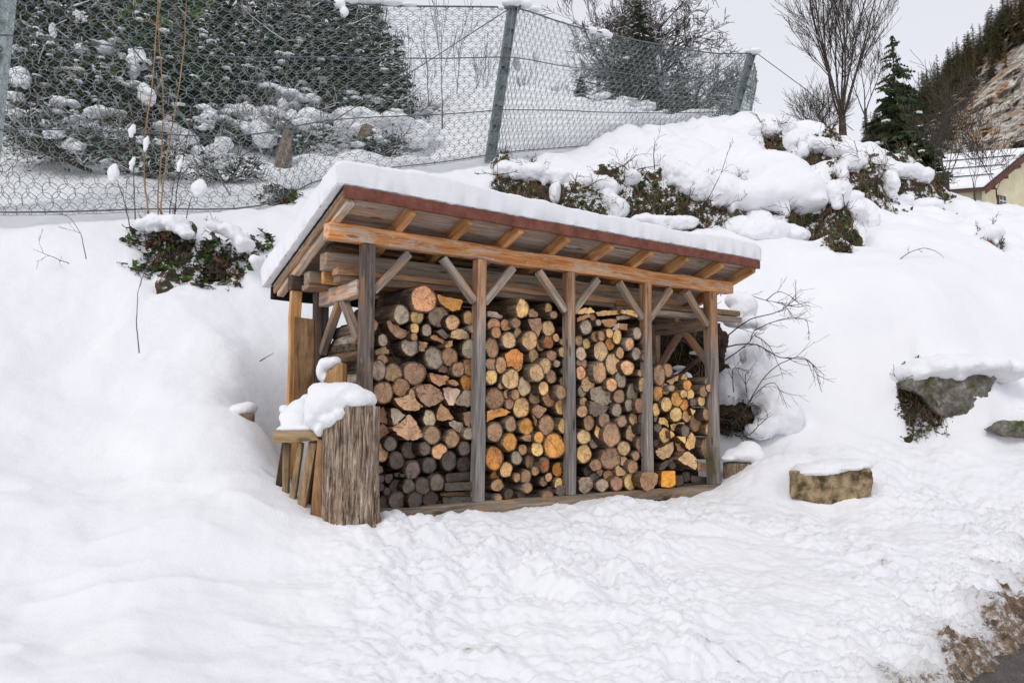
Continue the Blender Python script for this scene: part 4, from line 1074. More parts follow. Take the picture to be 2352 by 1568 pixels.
# squared boulder
M['rock'] = mat_simple('tan_sandstone', (.085, .058, .03), (.42, .31, .18), 9, .9, bump=1.0, detail=12, lo=.40, hi=.62)
m, t, b = newmat('mossy_grey_rock'); g = N(t); co = g.coord(rnd=False)
c_ = g.ramp(g.noise(co, 7, 8, .7), [(.3, (.035, .03, .025)), (.5, (.16, .145, .12)), (.7, (.38, .35, .31))])
c_ = g.mix(c_, (.07, .085, .012), g.ramp(g.noise(co, 4, 5, .7), [(.54, 0.0), (.62, 1.0)])); g.l(c_, b.inputs['Base Color']); b.inputs['Roughness'].default_value = .95; g.bump(g.noise(co, 12, 8, .7), b, 1, .03); M['rock_grey'] = m
def rock(name, pts, Y, depth, mat, label, disp=.02, cat='boulder', vox=.02):
    u_ = sum(p[0] for p in pts) / len(pts); o = slab(name, pts, Y, depth, mat, label, cat, bev=.02, ydir=Vector((ray(u_, 900).x * .9, 1, 0)).normalized())
    o.modifiers.clear(); m = o.modifiers.new('r', 'REMESH'); m.mode = 'VOXEL'; m.voxel_size = vox; m.use_smooth_shade = True
    m = o.modifiers.new('s', 'SMOOTH'); m.iterations = 2; m.factor = .5
    for d_, s_ in ((disp, .18), (disp * .5, .05)):
        m = o.modifiers.new('d', 'DISPLACE'); m.texture = clouds(s_); m.strength = d_ * 2; m.texture_coords = 'GLOBAL'
    return o
rock('boulder', [(1814, 1082), (1815, 1142), (1845, 1152), (1885, 1160), (1930, 1156), (1965, 1148), (2002, 1136), (2004, 1104), (2000, 1074), (1950, 1074), (1880, 1080)], 8.05, .40, M['rock'], 'squared tan boulder with a thin cover of snow, alone beside the road')
rock('flat_stone', [(1825, 1150), (1832, 1165), (1870, 1180), (1912, 1172), (1922, 1152), (1880, 1150)], 8.1, .3, M['rock'], 'flat stone wedged underneath the squared tan boulder', cat='stone')
o = lumpy('snow_heap', [S(1858, 1080, 8.24, (.17, .21, .075)), S(1905, 1074, 8.24, (.22, .21, .085)), S(1962, 1068, 8.26, (.18, .21, .07)), S(1838, 1083, 8.2, (.09, .18, .05)), S(1880, 1084, 8.07, (.22, .08, .035)), S(1950, 1074, 8.07, (.14, .08, .03))], M['snow'], .016, .012, .07); tag(o, 'thin crust of snow covering the top of the squared boulder', 'snow', 'snow caps near the shed')
# ------------------------------------------------------------------ rockfall fence
fence = empty('rockfall_fence', at(1125, 358, 14.2)); FO = Vector(fence.location)
tag(fence, 'tall rockfall barrier of leaning steel posts and grey ring netting above the bank', 'fence')
def fb(mb, name, mats, par=None, **kw):
    mb.v = [tuple(Vector(p) - FO) for p in mb.v]; return mb.build(name, mats, par or fence, **kw)
def ipost(base, top, w=.19):
    """H-section steel post with flange straps, tube rings and a head plate"""
    mb = MB(); d = (top - base); L = d.length; z = d.normalized(); x = Vector((.97, .22, 0)); x = (x - z * x.dot(z)).normalized(); y = z.cross(x); tf = .014
    def bar(x0, x1, y0, y1, l0=0, l1=1, m=0):
        v = [base + x * a + y * b_ + d * l for l in (l0, l1) for a, b_ in ((x0, y0), (x1, y0), (x1, y1), (x0, y1))]
        mb.add(v, [(0,3,2,1),(4,5,6,7),(0,1,5,4),(1,2,6,5),(2,3,7,6),(3,0,4,7)], m)
    h = w / 2
    bar(-h, -h + tf, -h, h); bar(h - tf, h, -h, h); bar(-h + tf, h - tf, -.005, .005)
    for k in range(7):
        l = .1 + k * .125; bar(-h + tf, h - tf, -h + .003, -.007, l, l + .004)
    p = fb(mb, 'steel_post', M['steel']); p.color = (1.9, 1.88, 1.85, 1) if base.y < 10 else (1, 1, 1, 1)
    for l in (.22, .58):
        for dz in (0, .028):
            c = base + d * (l + dz) - y * (h + .03) + x * (h * .45); n = 14; m2 = MB()
            pts = [c + x * .035 * math.cos(2*math.pi*i/n) + z * .035 * math.sin(2*math.pi*i/n) for i in range(n)]; m2.tube(pts, .014, 6, loop=True)
            fb(m2, 'eye_ring', M['cable'], p)
    m2 = MB(); c = top
    v = [c + x * a + y * b_ + z * e for e in (0, .02) for a, b_ in ((-h-.05, -h-.03), (h+.05, -h-.03), (h+.05, h+.03), (-h-.05, h+.03))]
    m2.add(v, [(0,3,2,1),(4,5,6,7),(0,1,5,4),(1,2,6,5),(2,3,7,6),(3,0,4,7)]); fb(m2, 'head_plate', M['cable'], p)
    return p
A0, A1 = at(-45, 520, 9.3), at(22, -110, 9.7); B0, B1 = at(1125, 372, 14.2), at(1178, 18, 14.4); C0, C1 = at(1668, 330, 19.8), at(1727, 122, 20.2)
ipost(A0, A1, .20); ipost(B0, B1, .18); ipost(C0, C1, .18)
# panel surfaces: a along, b down
def curve(pts):
    P = [Vector(p) for p in pts]; n = len(P) - 1
    def f(a):
        k = min(n - 1, max(0, int(a * n))); t = a * n - k; p0, p1, p2, p3 = P[max(k-1, 0)], P[k], P[k+1], P[min(k+2, n)]
        return .5 * ((2*p1) + (p2 - p0) * t + (2*p0 - 5*p1 + 4*p2 - p3) * t * t + (3*p1 - p0 - 3*p2 + p3) * t ** 3)
    return f
topAB = curve([at(-60, -95, 9.55), at(22, -108, 9.65), at(330, -45, 10.9), at(640, -5, 12.2), at(930, 14, 13.4), at(1178, 17, 14.3)])
botAB = curve([at(-120, 492, 8.9), at(40, 495, 9.0), at(330, 487, 9.75), at(600, 478, 10.6), at(760, 410, 12.0), at(1000, 378, 13.4), at(1140, 356, 14.1)])
topBC = curve([at(1178, 17, 14.3), at(1330, 62, 15.8), at(1500, 100, 17.6), at(1640, 122, 19.2), at(1727, 123, 20.1)])
botBC = curve([at(1140, 356, 14.1), at(1250, 345, 15.2), at(1400, 335, 16.8), at(1550, 325, 18.4), at(1672, 312, 19.7)])
topCD = curve([at(1727, 123, 20.1), at(1735, 160, 21.2), at(1738, 190, 22.5)]); botCD = curve([at(1672, 312, 19.7), at(1695, 305, 21), at(1722, 290, 22.5)])
def panel(T, B, bl):
    def S_(a, b_):
        p = T(a) * (1 - b_) + B(a) * b_; s_ = math.sin(math.pi * b_) * math.sin(math.pi * min(1, max(0, a))) * bl
        w = mnoise.noise(Vector((a * 6, b_ * 3, bl))) * .05
        return p + Vector((.3, -1, 0)) * (s_ + w)
    return S_
def net(T, B, length, height, bl, nm='ring_net'):
    S_ = panel(T, B, bl); mb = MB(); sp = .170; nx = int(length / sp); nz = int(height / .125); n = 14; rr = .100
    for j in range(nz + 1):
        for i in range(nx + 1):
            ca = (i + (.5 if j % 2 else 0) + random.gauss(0, .02) + .12 * mnoise.noise(Vector((i * .3, j * .3, 1)))) / nx; cb = (j + .3 + random.gauss(0, .02) + .25 * mnoise.noise(Vector((i * .25, j * .3, 9)))) / (nz + .6)
            if ca > 1: continue
            ku = rr / length; kv = rr / height * random.uniform(.97, 1.03); sg = .012 * (1 if (i + j) % 2 else -1)
            pts = []
            for k in range(n):
                th = 2 * math.pi * k / n; q = S_(min(1, max(0, ca + ku * math.cos(th))), min(1, max(0, cb + kv * math.sin(th)))); pts.append(q + Vector((0, sg * math.cos(2 * th), 0)))
            mb.tube(pts, .0044, 3, loop=True)
    o = fb(mb, nm, M['ringw']); o['kind'] = 'stuff'
    mb = MB(); step = .07; m = int((length + height) / step)
    for sgn in (1, -1):
        for i in range(m):
            c = i * step if sgn > 0 else i * step - height
            pts = []
            for k in range(9):
                z_ = k / 8 * height; x_ = c - z_ if sgn > 0 else c + z_
                if 0 <= x_ <= length: pts.append(S_(x_ / length, z_ / height) + Vector((0, .03, 0)))
            if len(pts) > 1: mb.tube(pts, .0013, 3, cap=False)
    fb(mb, 'fine_mesh', M['ringw'])
    for b_ in (.0, .345, .70, .99):
        mb = MB(); pts = [S_(i / 24, b_) for i in range(25)]
        mb.tube(pts, .011 if b_ else .017, 5); fb(mb, 'support_cable', M['cable'])
    mb = MB()                                            # shackles along the top cable
    for i in range(int(length / .32)):
        q = S_((i + .5) / (length / .32), .005); mb.tube([q + Vector((-.05, 0, .012)), q + Vector((.0, 0, -.035)), q + Vector((.05, 0, .012))], .008, 4)
    fb(mb, 'top_shackles', M['cable'])
net(topAB, botAB, 8.3, 3.4, .12); net(topBC, botBC, 8.0, 2.5, .10); net(topCD, botCD, 2.6, 2.1, .05)
for pts in ([at(1168, 22, 14.3), at(985, 140, 14.6), at(600, 382, 15)], [at(1712, 128, 20.1), at(1570, 215, 20.4)], [at(1712, 132, 20.1), at(1600, 262, 20.6)],
            [at(1740, 124, 20.1), at(1850, 205, 21), at(1960, 300, 22)], [at(195, -30, 10.5), at(390, 220, 11.5), at(560, 500, 11.2)]):
    mb = MB(); mb.tube(pts, .011, 5); fb(mb, 'guy_cable', M['cable'])
def snowy(label, ells, vox=.02, d=.012, ds=.1, group='snow lumps along the fence top'):
    o = lumpy('snow_lump', ells, M['snow'], vox, d, ds); tag(o, label, 'snow', group)
snowy('snow cap on the head of the middle fence post', [S(1168, 8, 14.3, (.13, .12, .06)), S(1185, 4, 14.3, (.14, .12, .08)), S(1205, 10, 14.6, (.16, .10, .09)), S(1228, 22, 14.9, (.13, .10, .07)), S(1150, 18, 14.2, (.08, .06, .035))])
snowy('snow cap on the head of the far fence post', [S(1727, 119, 20.1, (.19, .15, .07)), S(1738, 117, 20.1, (.14, .12, .07)), S(1700, 127, 20, (.07, .07, .05))])
snowy('snow pad on the sloping cable between the middle and far posts', [S(1360, 70, 16.1, (.12, .08, .07)), S(1385, 76, 16.4, (.15, .08, .09)), S(1400, 82, 16.5, (.08, .08, .07))])
snowy('long snow pad on the top cable above the dark spruces', [S(780, 8, 12.8, (.10, .07, .09)), S(800, -2, 12.9, (.2, .1, .09)), S(850, -1, 13.1, (.25, .1, .07)), S(900, 6, 13.2, (.2, .1, .05)), S(790, 28, 12.8, (.08, .05, .10)), S(940, 12, 13.4, (.16, .08, .03))])
for k, (u, v, w_, h_) in enumerate([(120, 68, .05, .10), (1185, 145, .07, .13), (1190, 185, .04, .08), (1300, 200, .05, .06), (1228, 130, .05, .1), (1270, 205, .03, .05)]):
    Y = 9.9 + (u / 1176) * 4.3 if u < 1176 else 14.4 + (u - 1176) / 550 * 5.7
    snowy(['small tongue of snow caught in the netting beside the thick near post', 'snow tongue caught in the netting close below the middle post head', 'lowest snow tongue in the netting just past the middle post', 'small snow clot in the netting where the dark trees begin', 'snow scrap in the netting past the middle post, near its cap', 'tiny snow clot in the middle of the far netting'][k],
          [S(u, v, Y, (w_, .03, h_)), S(u + 5, v + 10, Y, (w_ * .7, .03, h_ * .7))], .015, .012, .06, 'snow caught in the netting')

# ------------------------------------------------------------------ plants
def rdir(): return Vector((random.gauss(0, 1), random.gauss(0, 1), random.gauss(0, 1))).normalized()
def grow(mb, p, d, L, r, lvl, spread=.5, up=.15, nb=4, snow=None, wob=.12, minr=.004, ratio=.62, seg=6, snowp=.5):
    pts = [p]; n = seg; q = Vector(p); dd = Vector(d)
    for i in range(n):
        dd = (dd + rdir() * wob + Vector((0, 0, up * .3))).normalized(); q = q + dd * (L / n); pts.append(Vector(q))
    rad = [max(minr, r * (1 - .62 * i / n)) for i in range(n + 1)]; mb.tube(pts, rad, 5 if r > .03 else 3, cap=False)
    if snow is not None and r < .035 and abs(dd.z) < .82 and random.random() < snowp:
        sp = [x + Vector((0, 0, rr_ * 1.1)) for x, rr_ in zip(pts, rad)]; snow.tube(sp, [max(.007, rr_ * 1.05) * random.uniform(.6, 1.6) for rr_ in rad], 4, cap=False)
    if lvl <= 0: return
    for k in range(nb):
        t_ = .25 + .75 * (k + random.random()) / nb; i = min(n - 1, int(t_ * n)); bp = pts[i].lerp(pts[i + 1], t_ * n - i)
        ax = (pts[i + 1] - pts[i]).normalized(); sd = ax.cross(rdir()).normalized(); nd = (ax * (1 - spread * .5) + sd * spread + Vector((0, 0, up))).normalized()
        grow(mb, bp, nd, L * ratio * random.uniform(.7, 1.15), rad[i] * .6, lvl - 1, spread, up, nb, snow, wob, minr, ratio, max(3, seg - 1), snowp)
def bare_tree(name, u, v, Y, trunk_h, trunk_r, stems, L, label, lvl=3, nb=4, spread=.35, up=.12, lean=0, snow=False, minr=.006, group=None, fan=.35, snowp=.5, below=.5, ratio=.62, stemf=.5):
    base = at(u, v, Y) - Vector((0, 0, below)); e = empty(name, base); tag(e, label, 'tree', group); mt = MB(); mc = MB(); ms = MB() if snow else None
    top = Vector((lean * (trunk_h + below), 0, trunk_h + below)); pts = [Vector((0, 0, 0)), top * .33 + Vector((.02, 0, 0)), top * .66, top]
    mt.tube(pts, [trunk_r * 1.2, trunk_r, trunk_r * .93, trunk_r * .8], 9)
    for k in range(stems):
        a = 2 * math.pi * (k + random.uniform(-.3, .3)) / max(stems, 1); d = Vector((math.cos(a) * fan, math.sin(a) * fan, 1)).normalized()
        hgt = top if stems < 2 else top * random.uniform(.78, 1.0)
        grow(mc, hgt, d, L * random.uniform(.8, 1.1), trunk_r * (.8 if stems < 2 else stemf), lvl, spread, up, nb, ms, .10, minr, ratio=ratio, seg=8, snowp=snowp)
    mt.build('trunk', M['tree_bark'], e, smooth=True); mc.build('crown', M['tree_bark'], e, smooth=True)
    if ms and ms.v: ms.build('snow_on_branches', M['snow'], e, smooth=True)
    return e
def spruce_mesh(H, Rr, seed, dens=1.0, droop=.35, snowp=.25, gap=.0):
    """needle sprays, stem and snow pads of a spruce H metres tall"""
    random.seed(seed); nd = MB(); st = MB(); sn = MB()
    st.tube([Vector((0, 0, 0)), Vector((.02 * H / 10, 0, H * .5)), Vector((0, 0, H))], [H * .016, H * .010, .01], 8)
    z = H * .10; stepz = H / 34 / dens ** .5
    while z < H * .985:
        q = z / H; Rz = Rr * (1 - q) ** .82 * random.uniform(.75, 1.15) + .06; nb = int(7 + 3 * (1 - q))
        for k in range(nb):
            if random.random() < gap: continue
            a = random.uniform(0, 2 * math.pi); L = Rz * random.uniform(.7, 1.12); dr = droop * random.uniform(.6, 1.3)
            ca, sa = math.cos(a), math.sin(a); ns_ = max(4, int(L / (.085 * H / 10 + .05) * dens)); pz = z + random.uniform(-.5, .5) * stepz
            pp = []
            for i in range(ns_ + 1):
                t_ = i / ns_; pp.append(Vector((ca * L * t_, sa * L * t_, pz + L * (.18 * t_ - dr * t_ * t_ + .10 * t_ ** 4))))
            st.tube(pp[::max(1, ns_ // 3)], .008 * H / 10, 3, cap=False)
            for i in range(1, ns_ + 1):
                wd = (.34 * (1 - .65 * i / ns_) + .05) * L * .62; side = Vector((-sa, ca, 0)); ax = (pp[i] - pp[i-1]).normalized()
                for sg in (1, -1):
                    tip = pp[i] + side * sg * wd * random.uniform(.7, 1.2) + ax * wd * .5 - Vector((0, 0, wd * random.uniform(.15, .5)))
                    th = (.028 + .012 * random.random()) * (H / 10) ** .5 + .012; up_ = Vector((random.uniform(-.4, .4), random.uniform(-.4, .4), 1)).normalized()
                    mid = pp[i].lerp(tip, .55); o_ = ax * th * 1.7 + up_ * th * .5
                    nd.add([pp[i], mid + o_, tip, mid - o_], [(0, 1, 2, 3)])
                    o2 = up_ * th * 1.5 - ax * th * .4; nd.add([pp[i], mid + o2, tip, mid - o2 * 1.2], [(0, 1, 2, 3)])
            if random.random() < snowp:
                t_ = random.uniform(.45, .95); c = Vector((ca * L * t_, sa * L * t_, pz + L * (.18 * t_ - dr * t_ * t_ + .10 * t_ ** 4) + .03)); rr_ = L * random.uniform(.07, .16) + .02
                sn.add([(c.x + x * rr_ * 1.3, c.y + y * rr_ * 1.3, c.z + zz * rr_ * .5) for x, y, zz in ICO1[0]], ICO1[1])
        z += stepz * random.uniform(.7, 1.3)
    return nd, st, sn
_spr = {}
def spruce(u, v, Y, H, Rr, label, seed=1, tint=(1, 1, 1), group=None, dens=1.0, snowp=.25, below=.6, rz=None, name='spruce_tree', sc=1, gap=0, droop=.35, nmat='needle'):
    base = (at(u, v, Y) if not isinstance(u, Vector) else u) - Vector((0, 0, below)); key = (H, Rr, seed, dens, snowp, gap, droop)
    if key not in _spr:
        nd, st, sn = spruce_mesh(H, Rr, seed, dens, droop, snowp, gap); e = empty(name)
        c = nd.build('crown', M[nmat], e); t_ = st.build('trunk', M['tree_bark'], e); s_ = sn.build('snow_patches', M['snow'], e, smooth=True) if sn.v else None
        _spr[key] = (c, t_, s_)
        random.seed(seed + 991)
    else:
        e = empty(name)
        for x in _spr[key]:
            if x: y = x.copy(); C.objects.link(y); y.parent = e
    e.location = base; e.rotation_euler = (0, 0, random.uniform(0, 6) if rz is None else rz); e.scale = (sc,) * 3
    for ch in e.children:
        if ch.name.startswith('crown'): ch.color = (*tint, 1)
    return tag(e, label, 'tree', group)

# dark wood on the slope behind the left half of the netting
SPR = 'spruces on the wooded slope behind the netting'
for k, (u, v, Y, H, Rr, lab, tint) in enumerate([
    (60, 240, 19, 9, 2.2, 'dark spruce standing nearest the thick near fence post', (1.6, 1.5, 1.0)),
    (235, 250, 21, 11, 2.4, 'dense spruce between the near fence post and the tall thin saplings', (2.2, 2.2, 1.0)),
    (395, 330, 16.5, 8, 1.9, 'bright green spruce with a bare orange lower trunk behind the saplings', (4.2, 4.4, 1.5)),
    (500, 235, 24, 12, 2.4, 'dark spruce just past the bright green one', (1.6, 1.6, 1.1)),
    (640, 250, 25, 12, 2.3, 'tall dark spruce halfway between near and middle posts', (1.7, 1.35, 1.1)),
    (735, 285, 24, 9.5, 2.0, 'dark spruce behind the long snow pad on the top cable', (2.0, 1.4, 1.0)),
    (855, 300, 24, 6.6, 1.6, 'outermost dark spruce of the wood, its tip against the sky', (2.1, 1.5, 1.1)),
    (905, 318, 25, 4.6, 1.3, 'smaller spruce leaning on the edge of the wood by the open sky', (1.3, 1.1, .9)),
    (150, 200, 27, 14, 2.6, 'tall spruce in the second rank near the fence post', (1, 1, 1)),
    (330, 190, 29, 14, 2.7, 'tall spruce in the second rank behind the bright green one', (.9, 1, 1)),
    (560, 190, 31, 15, 2.8, 'tall spruce in the second rank, middle of the wood', (1, 1, 1)),
    (790, 262, 28, 9.5, 2.2, 'spruce in the second rank at the edge of the wood', (1, .95, .95)),
    (-60, 230, 22, 12, 2.5, 'spruce at the edge of the picture behind the near fence post', (1, 1, 1)),
    (440, 130, 36, 15, 3, 'farthest spruce showing between the others of the wood', (.9, 1, 1)),
    (690, 210, 34, 12, 2.8, 'farthest spruce at the thin end of the wood', (1, 1, 1)),
    (20, 150, 34, 16, 3, 'farthest spruce high behind the near fence post', (1, 1, 1))]):
    spruce(u, v, Y, H, Rr, lab, seed=11 + k % 5, tint=tint, group=SPR, snowp=.16, dens=1.15 if k in (2,) else .95, rz=None, below=1.0, gap=.22)
# bare trunks in front of the wood
random.seed(31)
for k, (u, v, Y, r, L) in enumerate([(612, 330, 19, .10, 4.5), (400, 345, 15.6, .11, 3.2), (335, 300, 20, .06, 4), (690, 310, 20, .05, 4), (540, 330, 18, .05, 4), (478, 290, 22, .08, 5), (250, 300, 18, .05, 3.6), (760, 330, 18.5, .045, 3.4)]):
    bare_tree('bare_tree', u, v, Y, 2.2, r, 1, L, ['straight bare trunk under the long snow pad, thickest of the bare ones', 'stout leafless trunk just behind the tall saplings', 'thin bare trunk rising behind the left sapling stems', 'slim bare tree at the thin end of the spruce wood', 'slim bare tree just before the thickest bare trunk', 'leafless tree deep in the wood, behind the saplings', 'thin bare tree between near fence post and saplings', 'slender bare tree nearest the edge of the wood'][k].replace('left ', ''), lvl=2, nb=6, spread=.8, up=.0, snow=True, minr=.006, group='bare trunks behind the netting', fan=.03, snowp=.35)
wd = ['leaning', 'forked', 'twiggy', 'crooked', 'slim', 'straight', 'wispy', 'dense', 'pale', 'mossy']
for k, (u, v, Y, r, L) in enumerate([(90, 260, 15.5, .05, 3.6), (150, 300, 14.5, .04, 3.2), (205, 250, 17, .05, 4), (285, 300, 15.5, .045, 3.5), (440, 320, 15.5, .04, 3.3), (505, 310, 16.5, .055, 3.8), (575, 320, 16, .04, 3.4), (655, 320, 16.5, .04, 3.2), (715, 320, 17, .05, 3.0), (795, 325, 17.5, .04, 2.6), (860, 325, 18, .035, 2.0), (120, 230, 19, .06, 4.5), (365, 280, 18.5, .05, 4.2), (620, 290, 20, .05, 4.0)]):
    bare_tree('snowy_bare_tree', u, v, Y, 1.2, r, 1, L, f"{wd[k % 10]} snow-dusted bare tree {'deep in' if k > 10 else 'fronting'} the wood, " + ['near the thick fence post', 'second from the thick fence post', 'before the upright spruces', 'just short of the tan saplings', 'just past the tan saplings', 'beside the stout trunk', 'before the thickest trunk', 'above the broken stump', 'by the thin end of the wood', 'by the outer dark spruces', 'last before open sky', 'behind the fence-post shrubs', 'behind the tan saplings', 'behind the thickest bare trunk'][k], lvl=3, nb=6, spread=.85, up=-.02, snow=True, minr=.006, group='snow-dusted bare trees of the wood', fan=.06, snowp=.25, ratio=.42)
# thin saplings and shrubs against the sky behind the fence
for k, (u, v, Y, h, r) in enumerate([(985, 320, 19, 1.4, .02), (1015, 325, 18, 1.7, .018), (1048, 330, 20, 1.9, .02), (1085, 330, 19, 1.3, .018), (945, 325, 18, 1.2, .016), (1108, 330, 21, 1.5, .016), (1210, 330, 22, 1.2, .015), (1255, 335, 20, 1.0, .014)]):
    bare_tree('sapling', u, v, Y, h * .5, r, 1, h, ['thin bare sapling, third before the middle post', 'taller thin sapling against the pale sky', 'tallest thin sapling against the pale sky', 'thin sapling close before the middle fence post', 'thin sapling next to the edge of the spruce wood', 'thin sapling touching the middle fence post', 'small bare sapling just past the middle fence post', 'little bare sapling between the middle post and the snowy tree'][k], lvl=2, nb=5, spread=.35, up=.2, minr=.0045, group='thin saplings behind the fence', fan=.05, snow=False)
# big snow-dusted tree and its spruces behind the far netting
random.seed(5)
bare_tree('snowy_tree', 1480, 330, 25, 1.1, .18, 9, 2.5, 'broad leafless tree dusted with snow behind the far netting', lvl=4, nb=5, spread=.62, up=.02, snow=True, minr=.008, fan=.42, snowp=.30, ratio=.56)
bare_tree('snowy_tree', 1590, 330, 23.5, .6, .14, 7, 1.5, 'low spreading snow-dusted bush-like tree beside the far fence post', lvl=4, nb=5, spread=.7, up=-.02, snow=True, minr=.007, fan=.9, snowp=.35, ratio=.6)
bare_tree('bare_tree', 1405, 330, 27, 2.2, .10, 4, 2.3, 'tall fine-twigged bare tree between the middle post and the spruce tip', lvl=4, nb=4, spread=.5, up=.08, snow=True, minr=.008, fan=.4, snowp=.25, ratio=.62)
spruce(1472, 345, 23.0, 5.2, 1.15, 'dark spruce whose tip rises above the snow-dusted tree', seed=21, snowp=.06, group='spruces by the snowy tree')
spruce(1335, 345, 23, 2.9, .75, 'small slim spruce on the near edge of the snow-dusted tree', seed=22, snowp=.10, group='spruces by the snowy tree')
spruce(1425, 345, 27.5, 4.6, 1.3, 'dark spruce within the snow-dusted tree, nearer the middle post', seed=21, snowp=.06, group='spruces by the snowy tree', sc=.85)
spruce(1560, 345, 28, 4.4, 1.3, 'dark spruce within the snow-dusted tree, nearer the far post', seed=22, snowp=.10, group='spruces by the snowy tree', gap=.2)
spruce(1505, 345, 26, 3.4, 1.2, 'low dark spruce in the middle of the snow-dusted tree', seed=25, snowp=.12, group='spruces by the snowy tree', gap=.2)
for k, (u, v, Y, sc_) in enumerate([(75, 290, 13.6, .9), (200, 310, 13.2, .75), (335, 285, 14.6, 1.1), (470, 300, 15, 1.0), (545, 290, 16.2, .95), (620, 285, 17, 1.15), (715, 290, 17.5, 1.1), (785, 285, 18, 1.2), (905, 322, 18, .8)]):
    spruce(u, v, Y, 2.6, .95, ['low near the thick fence post', 'low between fence post and saplings', 'right behind the tan saplings', 'just past the tan saplings', 'second past the tan saplings', 'before the thickest bare trunk', 'under the long snow pad on the cable', 'by the roof peak at the wood edge', 'outermost toward the open sky'][k].join(['young snow-flecked spruce ', '']) , seed=61 + k % 3, tint=(1.2, 1.3, .9), group='young spruces behind the netting', snowp=.24, dens=.8, sc=sc_, below=.2, gap=.1, name='young_spruce')
# tall multi-stemmed tree and the spruce beside it
random.seed(9)
bare_tree('multi_stemmed_tree', 1936, 318, 24, .75, .12, 11, 5.0, 'leafless tree with many upright stems fanning from a short trunk', lvl=3, nb=7, spread=.42, up=.12, minr=.0045, fan=.33, below=.6, snow=True, snowp=.04, ratio=.45, stemf=.30)
bare_tree('bare_tree', 1990, 320, 25, 1.0, .05, 3, 1.9, 'thin leafless tree between the many-stemmed tree and the spruce', lvl=3, nb=4, spread=.4, up=.1, minr=.006, fan=.3)
bare_tree('bare_shrub', 1870, 305, 21, .05, .03, 14, .9, 'low leafless thicket at the foot of the many-stemmed tree', lvl=2, nb=5, spread=.45, up=.1, minr=.004, fan=.7, below=.2)
bare_tree('bare_shrub', 1905, 310, 21.5, .05, .03, 12, .85, 'low leafless thicket touching the trunk of the many-stemmed tree', lvl=2, nb=5, spread=.45, up=.1, minr=.004, fan=.7, below=.2)
spruce(2062, 372, 22, 4.0, 1.15, 'dark green spruce standing alone on the crest beside the leafless tree', seed=23, snowp=.15, tint=(1.5, 1.55, 1.3), dens=1.1, below=.3, gap=.32, droop=.5)
spruce(2120, 420, 21, 1.9, .8, 'low bushy spruce at the foot of the lone dark spruce', seed=24, snowp=.2, tint=(1.5, 1.5, 1.2), dens=1.2, below=.3)
random.seed(12)
for k, (u, v, Y, h) in enumerate([(2180, 470, 17, 1.5), (2172, 440, 19, 1.3), (2240, 480, 17.5, 1.1), (2150, 430, 20, 1.7), (2290, 470, 19, 1.0)]):
    bare_tree('bare_sapling', u, v, Y, h * .4, .03 if k == 0 else .018, 3, h, ['reddish bare sapling in front of the near house roof', 'thin forked bare sapling just behind the reddish one', 'low bare sapling in front of the house window', 'tall wispy sapling between the spruce and the house', 'low wispy sapling before the yellow gable'][k], lvl=3, nb=4, spread=.5, up=.1, minr=.005, fan=.4, below=.1, snow=False, group='bare saplings before the house')

# snow-laden undergrowth between the netting and the wood
def leafy(mb, c, r, n, size, flat=.5):
    for _ in range(n):
        p = c + Vector((random.gauss(0, r[0]), random.gauss(0, r[1]), random.gauss(0, r[2]))); a = rdir(); a.z *= flat; a.normalize(); b_ = a.cross(rdir()).normalized(); s_ = size * random.uniform(.6, 1.4)
        mb.add([p - a * s_, p + b_ * s_ * .55, p + a * s_, p - b_ * s_ * .55], [(0, 1, 2, 3)])
def shrub(u, v, Y, w, h, label, leaf='ivy', nl=250, ns_=14, group='snow-laden shrubs behind the netting', twigs=14, ssize=.11, earth=.5, name='snowy_shrub'):
    c = at(u, v, Y); e = empty(name, c); tag(e, label, 'shrub', group); mt, ml, msn = MB(), MB(), MB()
    for k in range(int(twigs * 1.3)):
        a = random.uniform(0, 6.28); d = Vector((math.cos(a) * w, math.sin(a) * w * .6, h * random.uniform(.4, 1.3))); grow(mt, Vector((0, 0, -.15)), d.normalized(), d.length * .85, .013, 2, .6, .0, 4, msn, .22, .0045, .62, 4, snowp=.15)
    leafy(ml, Vector((0, 0, h * .3)), (w * .42, w * .25, h * .28), int(nl * 3.2), .036)
    for k in range(int(ns_ * 1.3)):
        p = Vector((random.gauss(0, w * .42), random.gauss(0, w * .2), h * random.uniform(.0, .95) )) + Vector((0, -w * .22, 0)); r_ = ssize * random.choice((.2, .3, .45, .6, .85, 1.2))
        sd = random.random() * 50
        for q in range(3):
            o_ = Vector((random.gauss(0, r_ * .6), random.gauss(0, r_ * .4), random.gauss(0, r_ * .25))); rr_ = r_ * random.uniform(.45, .9)
            msn.add([(p.x + o_.x + x * rr_ * 1.2 * (1 + .8 * mnoise.noise(Vector((x * 1.6, y * 1.6, z * 1.6 + sd + q)))), p.y + o_.y + y * rr_, p.z + o_.z + z * rr_ * .55 * (1 + .7 * mnoise.noise(Vector((x * 2, y * 2, z * 2 + sd))))) for x, y, z in ICO2[0]], ICO2[1])
    mt.build('twigs', M['twig'], e); ml.build('leaves', M[leaf], e); msn.build('snow_on_twigs', M['snow'], e, smooth=True); return e
random.seed(77)
k = 0
words_a = ['ragged', 'rounded', 'sprawling', 'low', 'dense', 'loose', 'lopsided', 'narrow', 'broad', 'twiggy']
places = ['just past the near fence post', 'left', '', '', '']
